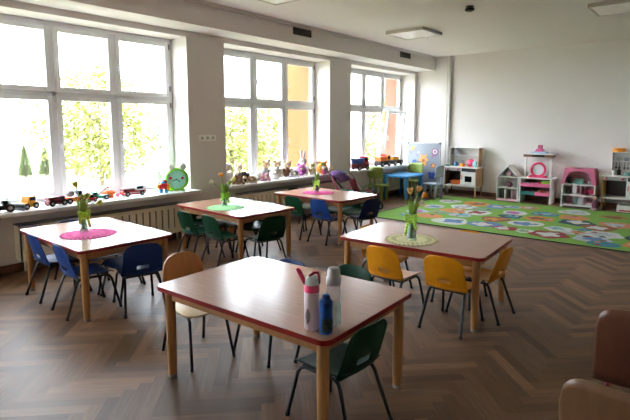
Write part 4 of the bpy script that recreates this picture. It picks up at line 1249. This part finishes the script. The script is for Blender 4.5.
for zz, mats_ in ((.32, (BINP, BINP)), (.155, (BINT, BINP))):
    for k_, (xa, xb) in enumerate(((-.258, -.01), (.005, .258))):
        b_ = MB()
        h = .06
        b_.box((xa, -.02, zz), (xb, D - .05, zz + .006))
        b_.box((xa, -.02, zz + .006), (xb, -.012, zz + h)); b_.box((xa, D - .058, zz + .006), (xb, D - .05, zz + h))
        b_.box((xa, -.012, zz + .006), (xa + .006, D - .058, zz + h)); b_.box((xb - .006, -.012, zz + .006), (xb, D - .058, zz + h))
        b_.box((xa - .004, -.03, zz + h), (xb + .004, -.012, zz + h + .008))
        b_.build('bin', mats_[k_], t)
t = thing('toy_mirror', 'hot pink toy mirror with round ring on the vanity', 'toy mirror', (-2.69, 9.99, .4895))
MB().box((-.16, -.06, 0), (.16, .06, .022)).ell((-.12, 0, .022), (.04, .05, .02)).ell((.12, 0, .022), (.04, .05, .02)).build('mirror_base', HOT, t, bevel=.006)
ring = [(.125 * math.cos(2 * PI * i / 28), 0, .15 + .125 * math.sin(2 * PI * i / 28)) for i in range(28)]
MB().tube(ring, .022, 10, close=True).build('ring', HOT, t, smooth=True)
MB().lathe([(.108, -.004), (.108, .004)], 28, T(0, .006, .15, rx=R(90))).build('mirror_glass', mat('mirror_reflection_grey', (206, 210, 214), .3, spec=.6), t)  # rough pale grey disc: the mirror's bright reflection is put into its colour
def bintoy(n, label, mb, m, loc): item(mb, n, label, 'toy', m, loc)
bintoy('toy_tomato', 'red toy fruit in the upper right pink bin', MB().ell((0, 0, .04), .045), TRED, (-2.62, 9.93, .328))
bintoy('toy_cabbage', 'lime green toy crate in the upper right pink bin', MB().box((-.075, -.04, 0), (.075, .04, .095)).box((-.06, -.03, .095), (.06, .03, .105)), mat('lime_toy', (130, 186, 40), .5), (-2.52, 9.93, .328))
bintoy('toy_pepper', 'red and yellow toy fruit in the lower right bin', MB().ell((0, 0, .045), (.05, .04, .045)), mat('red_yellow_toy', (216, 92, 40), .5, noise=.6, nscale=12), (-2.62, 9.93, .163))
bintoy('toy_apple', 'yellow toy ball in the lower right bin', MB().ell((0, 0, .035), .035), TYEL, (-2.54, 9.92, .163))
bintoy('toy_block', 'teal toy block in the upper left pink bin', MB().box((-.05, -.04, 0), (.05, .04, .07)), BINT, (-2.86, 9.93, .328))
bintoy('toy_cube', 'plum toy cube in the lower left teal bin', MB().box((-.04, -.04, 0), (.04, .04, .08)), mat('plum_toy', (120, 50, 90), .5), (-2.80, 9.93, .163))
t = thing('toy_till', 'pink and pale blue toy till on top of the vanity', 'toy', (-2.69, 10.04, .9485))
MB().box((-.13, -.08, 0), (.13, .07, .035)).build('till_base', mat('pale_blue_toy', (176, 206, 226), .4), t, bevel=.006)
MB().prism([(-.08, .035), (.08, .035), (.06, .09), (-.05, .09)], -.06, .06, Matrix(((1, 0, 0, 0), (0, 0, -1, 0), (0, 1, 0, 0), (0, 0, 0, 1)))).build('till_body', TPNK, t, bevel=.004)
MB().box((-.035, -.03, .09), (.045, .03, .165)).build('till_display', mat('rose_toy', (190, 90, 120), .4), t, bevel=.008)

# pink doll house
t = thing('doll_house', 'pink-roofed open doll house with three floors', 'doll house', (-1.945, 9.80, 0))
hw, D = .265, .30
MB().box((-hw, D - .012, .02), (hw, D, .66)).build('back_wall', mat('dusky_wallpaper', (186, 132, 142), .6, noise=.3, nscale=14), t)
for q in (-1, 1):
    MB().box((q * hw - .009, 0, 0), (q * hw + .009, D, .42)).build('side_wall', WHITEP, t, bevel=.002)
for zz in (.03, .215, .41):
    MB().box((-hw + .01, -.01, zz), (hw - .01, D - .013, zz + .016)).build('floor_board', WHITEP, t)
MB().box((-hw - .015, -.015, 0), (-hw + .03, .03, .03)).box((hw - .03, -.015, 0), (hw + .015, .03, .03)).build('foot', WHITEP, t)
# roof front with an arched opening
rf = MB()
N = 16
outer = []; inner = []
for i in range(N + 1):
    u = -1 + 2 * i / N
    inner.append((u * .228, .43 + .235 * max(0, 1 - abs(u) ** 3.6) ** .6))
pts_o = [(-hw - .01, .42), (-hw + .03, .70), (hw - .03, .70), (hw + .01, .42)]
def top_at(u):
    x = u * .215
    return (x * 1.10, .70)
vs = []; fs = []
for yy in (-.004, .012):
    for i in range(N + 1):
        u = -1 + 2 * i / N
        vs.append((inner[i][0], yy, inner[i][1])); vs.append((u * (hw - .028), yy, .70))
n2 = 2 * (N + 1)
for i in range(N):
    a = 2 * i
    fs += [(a, a + 1, a + 3, a + 2), (n2 + a, n2 + a + 2, n2 + a + 3, n2 + a + 1), (a, a + 2, n2 + a + 2, n2 + a), (a + 1, n2 + a + 1, n2 + a + 3, a + 3)]
rf.add(vs, fs)
for q in (-1, 1):
    xa, xb, xc = q * .228, q * (hw - .028), q * (hw + .012)
    rf.add([(xa, -.004, .43), (xb, -.004, .70), (xc, -.004, .42), (xa, .012, .43), (xb, .012, .70), (xc, .012, .42)], [(0, 1, 2), (5, 4, 3), (0, 3, 4, 1), (1, 4, 5, 2), (2, 5, 3, 0)])
rf.build('roof_front', PNKB, t)
MB().box((-hw + .025, -.006, .70), (hw - .025, D, .713)).build('roof_ridge', PNKB, t)
for q in (-1, 1):
    rp = MB().add([(q * (hw - .026), .0125, .70), (q * (hw - .026), D, .70), (q * (hw + .014), D, .42), (q * (hw + .014), .0125, .42), (q * (hw - .038), .0125, .70), (q * (hw - .038), D, .70), (q * (hw + .002), D, .42), (q * (hw + .002), .0125, .42)], [(0, 1, 2, 3), (4, 7, 6, 5), (0, 3, 7, 4), (1, 5, 6, 2), (2, 6, 7, 3), (0, 4, 5, 1)])
    rp.build('roof_side', PNKB, t)
MB().box((.03, .02, .232), (.042, D - .013, .41)).build('partition', PALEP, t)
MB().box((.08, .02, .047), (.092, D - .013, .214)).build('partition', PALEP, t)
X0 = -1.945
def mini(n, label, mb, m, x, z_): item(mb, n, label, 'doll furniture', m, (X0 + x, 9.93, z_), bevel=.002)
mini('doll_sofa', 'teal doll sofa on the top floor of the pink doll house', MB().box((-.08, -.03, 0), (.08, .03, .04)).box((-.08, .03, 0), (.08, .045, .09)), mat('teal_doll', (110, 176, 160), .5), -.02, .4265)
mini('doll_dresser', 'dark doll dresser at the left of the doll house top floor', MB().box((-.03, -.03, 0), (.03, .03, .08)).box((-.026, .02, .08), (.026, .03, .12)), mat('dark_green_doll', (50, 76, 70), .5), -.17, .4265)
mini('doll_lamp_table', 'little white doll table at the right of the top floor', MB().box((-.03, -.03, .045), (.03, .03, .05)).box((-.025, -.025, 0), (-.018, .025, .045)).box((.018, -.025, 0), (.025, .025, .045)), TWHT, .16, .4265)
mini('doll_door', 'white doll cupboard on the middle floor left', MB().box((-.03, -.03, 0), (.03, .03, .16)), WHITEP, -.08, .2315)
mini('doll_wardrobe', 'dark doll wardrobe on the middle floor, far left', MB().box((-.03, -.03, 0), (.03, .03, .14)), mat('dark_brown_doll', (62, 44, 44), .5), -.19, .2315)
for k_, xx in enumerate((.085, .15, .215)):
    mini('doll_chair', ('hot pink doll chair, left of three on the middle floor', 'hot pink doll chair, middle of three on the middle floor', 'hot pink doll chair, right of three on the middle floor')[k_], MB().box((-.02, -.02, .03), (.02, .02, .037)).box((-.02, .014, .037), (.02, .02, .09)).box((-.02, -.02, 0), (-.014, .02, .03)).box((.014, -.02, 0), (.02, .02, .03)), HOT, xx, .2315)
mini('doll_cooker', 'pale doll cooker on the ground floor of the pink house', MB().box((-.035, -.03, 0), (.035, .03, .09)).box((-.035, .02, .09), (.035, .03, .12)), mat('pale_grey_doll', (176, 186, 190), .4), .02, .0465)
mini('doll_fridge', 'green grey doll fridge on the ground floor left of the cooker', MB().box((-.03, -.03, 0), (.03, .03, .13)), mat('sage_doll', (120, 146, 136), .4), -.055, .0465)
mini('doll_bath', 'rosy doll bath at the left of the ground floor', MB().box((-.05, -.03, 0), (.05, .03, .05)), mat('rosy_doll', (150, 84, 96), .4), -.17, .0465)
mini('doll_bed', 'pale doll bed at the right of the ground floor', MB().box((-.05, -.03, .02), (.05, .03, .045)).box((-.05, -.03, 0), (-.043, .03, .08)).box((.043, -.03, 0), (.05, .03, .06)), PALEP, .17, .0465)
# a doll beside the house
t = thing('rag_doll', 'dark haired rag doll sitting between doll house and right kitchen', 'doll', (-1.645, 9.72, 0), R(-20))
MB().ell((0, 0, .09), (.05, .04, .09)).build('dress', mat('plum_dress', (92, 40, 58), .85, noise=.4), t, smooth=True)
MB().tube([(-.02, 0, .03), (-.025, -.09, .02)], .016, 8).tube([(.02, 0, .03), (.025, -.09, .02)], .016, 8).build('legs', PALEP, t, smooth=True)
MB().ell((0, 0, .22), (.042, .04, .045)).build('head', mat('doll_skin', (214, 166, 140), .6), t, smooth=True)
MB().ell((0, .012, .235), (.05, .042, .045)).build('hair', mat('doll_hair', (40, 26, 24), .8), t, smooth=True)

# things on the second kitchen
K2 = -1.63
item(MB().lathe([(.08, 0), (.10, .004), (.105, .06), (.10, .066), (.001, .066)], 20), 'toy_cake', 'orange round toy box on top of the right play kitchen', 'toy', mat('orange_box', (236, 148, 28), .4), (K2 + .24, KY + .26, 1.021))
item(MB().lathe([(.03, 0), (.03, .075), (.012, .085)], 14), 'toy_shaker', 'white toy shaker at the left of the right kitchen worktop', 'toy', TWHT, (K2 + .20, KY + .11, .6225))
item(MB().lathe([(.03, 0), (.034, .08), (.012, .1), (.012, .13)], 14), 'toy_bottle', 'black toy bottle next to the white shaker', 'toy', BLACKP, (K2 + .275, KY + .13, .6225))
item(MB().lathe([(.05, 0), (.055, .05), (.05, .055)], 16), 'toy_saucepan', 'teal toy saucepan on the right kitchen worktop', 'toy', mat('teal_pan', (90, 140, 140), .4), (K2 + .42, KY + .1, .6225))
item(MB().lathe([(.025, 0), (.03, .09), (.02, .12)], 14), 'toy_jar', 'yellow toy jar on the right kitchen worktop', 'toy', TYEL, (K2 + .52, KY + .16, .6225))
item(MB().lathe([(.022, 0), (.022, .1), (.015, .11)], 14), 'toy_spice', 'olive toy jar at the far right of the worktop', 'toy', mat('olive_jar', (120, 116, 60), .5), (K2 + .62, KY + .14, .6225))
for k_, (xx, c_) in enumerate(((.25, (190, 186, 180)), (.36, (150, 150, 156)), (.47, (120, 120, 126)))):
    item(MB().lathe([(.03, 0), (.045, .03), (.048, .06), (.044, .06), (.001, .01)], 14, cap=False), 'toy_bowl', ('pale toy bowl, left of three on the right kitchen shelf', 'grey toy bowl, middle of three on the right kitchen shelf', 'dark grey toy bowl, right of three on the right kitchen shelf')[k_], 'toy bowl', mat('bowl%d' % k_, c_, .4), (K2 + xx, KY + .26, .8635))
for k_, xx in enumerate((.2, .25, .33, .38)):
    t = thing('toy_utensil', ('dark toy ladle, first of four hanging in the right kitchen', 'dark toy spoon, second of four hanging in the right kitchen', 'dark toy fork, third of four hanging in the right kitchen', 'dark toy slice, fourth of four hanging in the right kitchen')[k_], 'toy utensil', (K2 + xx, KY + .335, .79), group='toy utensils hanging in the right kitchen')
    MB().tube([(0, 0, .045), (0, 0, -.04)], .005, 6).tube([(0, .015, .045), (0, 0, .045)], .004, 6).build('shaft', BLACKP, t)
    (MB().ell((0, 0, -.05), (.018, .008, .02)) if k_ < 2 else MB().box((-.014, -.004, -.08), (.014, .004, -.04))).build('utensil_head', mat('grey_utensil', (88, 92, 96), .4), t, smooth=False)
t = thing('toy_crate', 'white toy crate with a red label on floor below the right kitchen', 'toy crate', (K2 + .43, 9.92, 0))
MB().box((-.13, -.09, 0), (.13, .09, .012)).box((-.13, -.09, .012), (-.118, .09, .11)).box((.118, -.09, .012), (.13, .09, .11)).box((-.118, -.09, .012), (.118, -.08, .11)).box((-.118, .08, .012), (.118, .09, .11)).build('crate_body', WHITEP, t)
MB().box((-.09, -.094, .012), (.10, -.0905, .035)).build('red_strip', mat('brick_red', (170, 60, 40), .5), t)
MB().box((-.10, -.06, .012), (.10, .07, .125)).build('contents', mat('green_contents', (80, 96, 60), .7, noise=.5, nscale=20), t)

# ------------------------------------------------------------------ two plywood chairs at the lower right
wood_chair('wooden_chair', 'reddish plywood chair at the right edge, farther of the two in the corner', (-.235, 2.87, 0), R(6), PLYD, PLYD, REDF, hb=.62, zs=.34, wdt=.20, gap=-.12, sq=5, ty=.022)
wood_chair('wooden_chair', 'tan plywood chair in the bottom right corner, nearest the viewer', (-.185, 2.08, 0), R(-4), PLYT, PLYT, REDF, hb=.585, zs=.34, wdt=.20, gap=-.05, sq=5, ty=.02)

# ------------------------------------------------------------------ outside
GZ = -.9
LAWN = mat('lawn_grass', (116, 115, 80), .9, noise=.12, nscale=.6)
tag(MB().box((-70, -40, GZ - .2), (XO - .01, 60, GZ)).build('lawn', LAWN), kind='structure')
fa = MB().box((XO - .42, 7.03, GZ), (XO - .001, 7.50, 3.6)).box((XO - .42, 6.995, SZ), (XF - .078, 7.009, RT))
struct('trim_5', fa, mat('orange_facade', (122, 72, 26), .8, noise=.02))
fa = MB().box((XO - .17, 10.15, GZ), (XO - .001, 10.9, 3.6)).box((XO - .17, 10.115, SZ), (XF - .078, 10.129, RT))
struct('trim_6', fa, mat('salmon_facade', (120, 70, 50), .8, noise=.02))
BARK = mat('tree_bark', (120, 104, 84), .9)
FOL = [mat('leaf_yellow_green', (142, 145, 80), .8, noise=.08, nscale=2), mat('leaf_fresh_green', (134, 142, 86), .8, noise=.08, nscale=2), mat('leaf_blue_green', (124, 136, 106), .8, noise=.08, nscale=2)]
def tree(label, x, y, top, rad, fm, n=1500, trunk=.09, low=.3, name='tree'):
    t = thing(name, label, 'tree', (x, y, GZ), 0, 'trees outside the windows')
    H_ = top - GZ
    r2 = random.Random(int(abs(x * 31 + y * 7)))
    tr = MB().tube([(0, 0, -.05), (.05, .02, H_ * .3), (-.04, .05, H_ * .6), (.02, 0, H_ * .9)], [trunk, trunk * .75, trunk * .5, trunk * .15], 8)
    for i in range(9):
        a = r2.uniform(0, 6.28); z0 = H_ * r2.uniform(.25, .6); l = rad * r2.uniform(.6, .95)
        tr.tube([(0, 0, z0), (l * .5 * math.cos(a), l * .5 * math.sin(a), z0 + H_ * .12), (l * math.cos(a), l * math.sin(a), z0 + H_ * r2.uniform(.16, .3))], [trunk * .4, trunk * .25, .01], 6)
    tr.build('trunk', BARK, t, smooth=True)
    fo = MB()
    for i in range(int(n * 2.2)):
        while True:
            p = Vector((r2.uniform(-1, 1), r2.uniform(-1, 1), r2.uniform(-1, 1)))
            if .25 < p.length < 1: break
        wob = 1 + .25 * math.sin(5 * p.x + 3 * p.z) * math.cos(4 * p.y)
        c = Vector((p.x * rad * wob, p.y * rad * wob, H_ * (low + (1 - low) / 2) + p.z * H_ * (1 - low) / 2))
        q = Euler((r2.uniform(-.9, .9), r2.uniform(-.9, .9), r2.uniform(0, 6.28))).to_matrix()
        s_ = r2.uniform(.035, .075) * (1 + rad * .12)
        fo.add([c + q @ Vector(v) * s_ for v in ((-1, -.6, 0), (1, -.6, .2), (1.1, .6, 0), (-1, .6, .2))], [(0, 1, 2, 3)])
    fo.build('foliage', fm, t)
    return t
def conifer(label, x, y, h):
    t = thing('cypress', label, 'tree', (x, y, GZ), 0, 'small cypresses on the lawn')
    MB().tube([(0, 0, -.05), (0, 0, h * .3)], .05, 8).build('trunk', BARK, t)
    fo = MB(); r2 = random.Random(int(y * 100))
    for i in range(1400):
        v = r2.random() ** 1.3; a = r2.uniform(0, 6.28); rr = .28 * (1 - v) ** .7 * r2.uniform(.6, 1)
        c = Vector((rr * math.cos(a), rr * math.sin(a), h * (.08 + .92 * v)))
        q = Euler((r2.uniform(-.6, .6), r2.uniform(-.6, .6), a)).to_matrix()
        fo.add([c + q @ Vector(p) * .07 for p in ((-.5, 0, -1), (.5, 0, -1), (.2, .2, 1), (-.2, .2, 1))], [(0, 1, 2, 3)])
    fo.build('foliage', mat('cypress_green', (98, 108, 70), .85, noise=.2, nscale=3), t)
conifer('small cypress on the lawn, left of two in the nearest window', -25, 9.0, 1.4)
conifer('small cypress on the lawn, right of two in the nearest window', -25, 9.9, 1.3)
tree('yellow-green tree behind the middle panes of the nearest window', -17, 8.6, 3.7, 2.0, FOL[0], 2300, low=.1)
tree('pale tree behind the left mullion of the nearest window', -24, 10.9, 3.0, 1.1, FOL[1], 260)
tree('blue-green bush in the right panes of the nearest window', -21, 15.2, 2.6, 2.0, FOL[2], 1300, low=.12)
tree('yellow-green tree left in the middle window', -13, 11.2, 2.4, 1.5, FOL[0], 1500, low=.1)
tree('yellow-green tree in the middle panes of the middle window', -15.8, 15.2, 2.8, 1.6, FOL[0], 1500, low=.1)
tree('fresh green bush right in the middle window', -12.2, 14.4, 2.1, 1.3, FOL[1], 1300, low=.1)
tree('fresh green tree in the left panes of the farthest window', -10.5, 17.6, 3.2, 1.5, FOL[1], 1400, low=.1)

# ------------------------------------------------------------------ light, camera
wd = bpy.data.worlds.new('sky')
sc.world = wd
wd.use_nodes = True
nt = wd.node_tree
bg = nt.nodes['Background']
bg.inputs['Color'].default_value = (0.87, 0.94, 1.06, 1)
bg.inputs['Strength'].default_value = 1.0

cam = bpy.data.objects.new('camera', bpy.data.cameras.new('camera'))
col.objects.link(cam)
yaw, pit, roll = -0.690711889214467, -0.11814323390858944, -0.00043023960536502743
f = Vector((math.sin(yaw) * math.cos(pit), math.cos(yaw) * math.cos(pit), math.sin(pit)))
r0 = Vector((math.cos(yaw), -math.sin(yaw), 0)); d0 = f.cross(r0)
rt = r0 * math.cos(roll) + d0 * math.sin(roll); dn = -r0 * math.sin(roll) + d0 * math.cos(roll)
Mx = Matrix((rt, -dn, -f)).transposed().to_4x4()
Mx.translation = (0, 0, 1.4779)
cam.matrix_world = Mx
cam.data.sensor_fit = 'HORIZONTAL'
cam.data.sensor_width = 36
cam.data.lens = 491.3128 / 630 * 36
cam.data.shift_y = -26 / 630
cam.data.clip_start = .05
sc.camera = cam
vs_ = sc.view_settings
vs_.view_transform = 'Standard'
vs_.look = 'None'
vs_.gamma = 1
vs_.use_curve_mapping = False
vs_.exposure = 4.5
sc.cycles.diffuse_bounces = 6
sc.cycles.max_bounces = 14
sc.cycles.transparent_max_bounces = 24
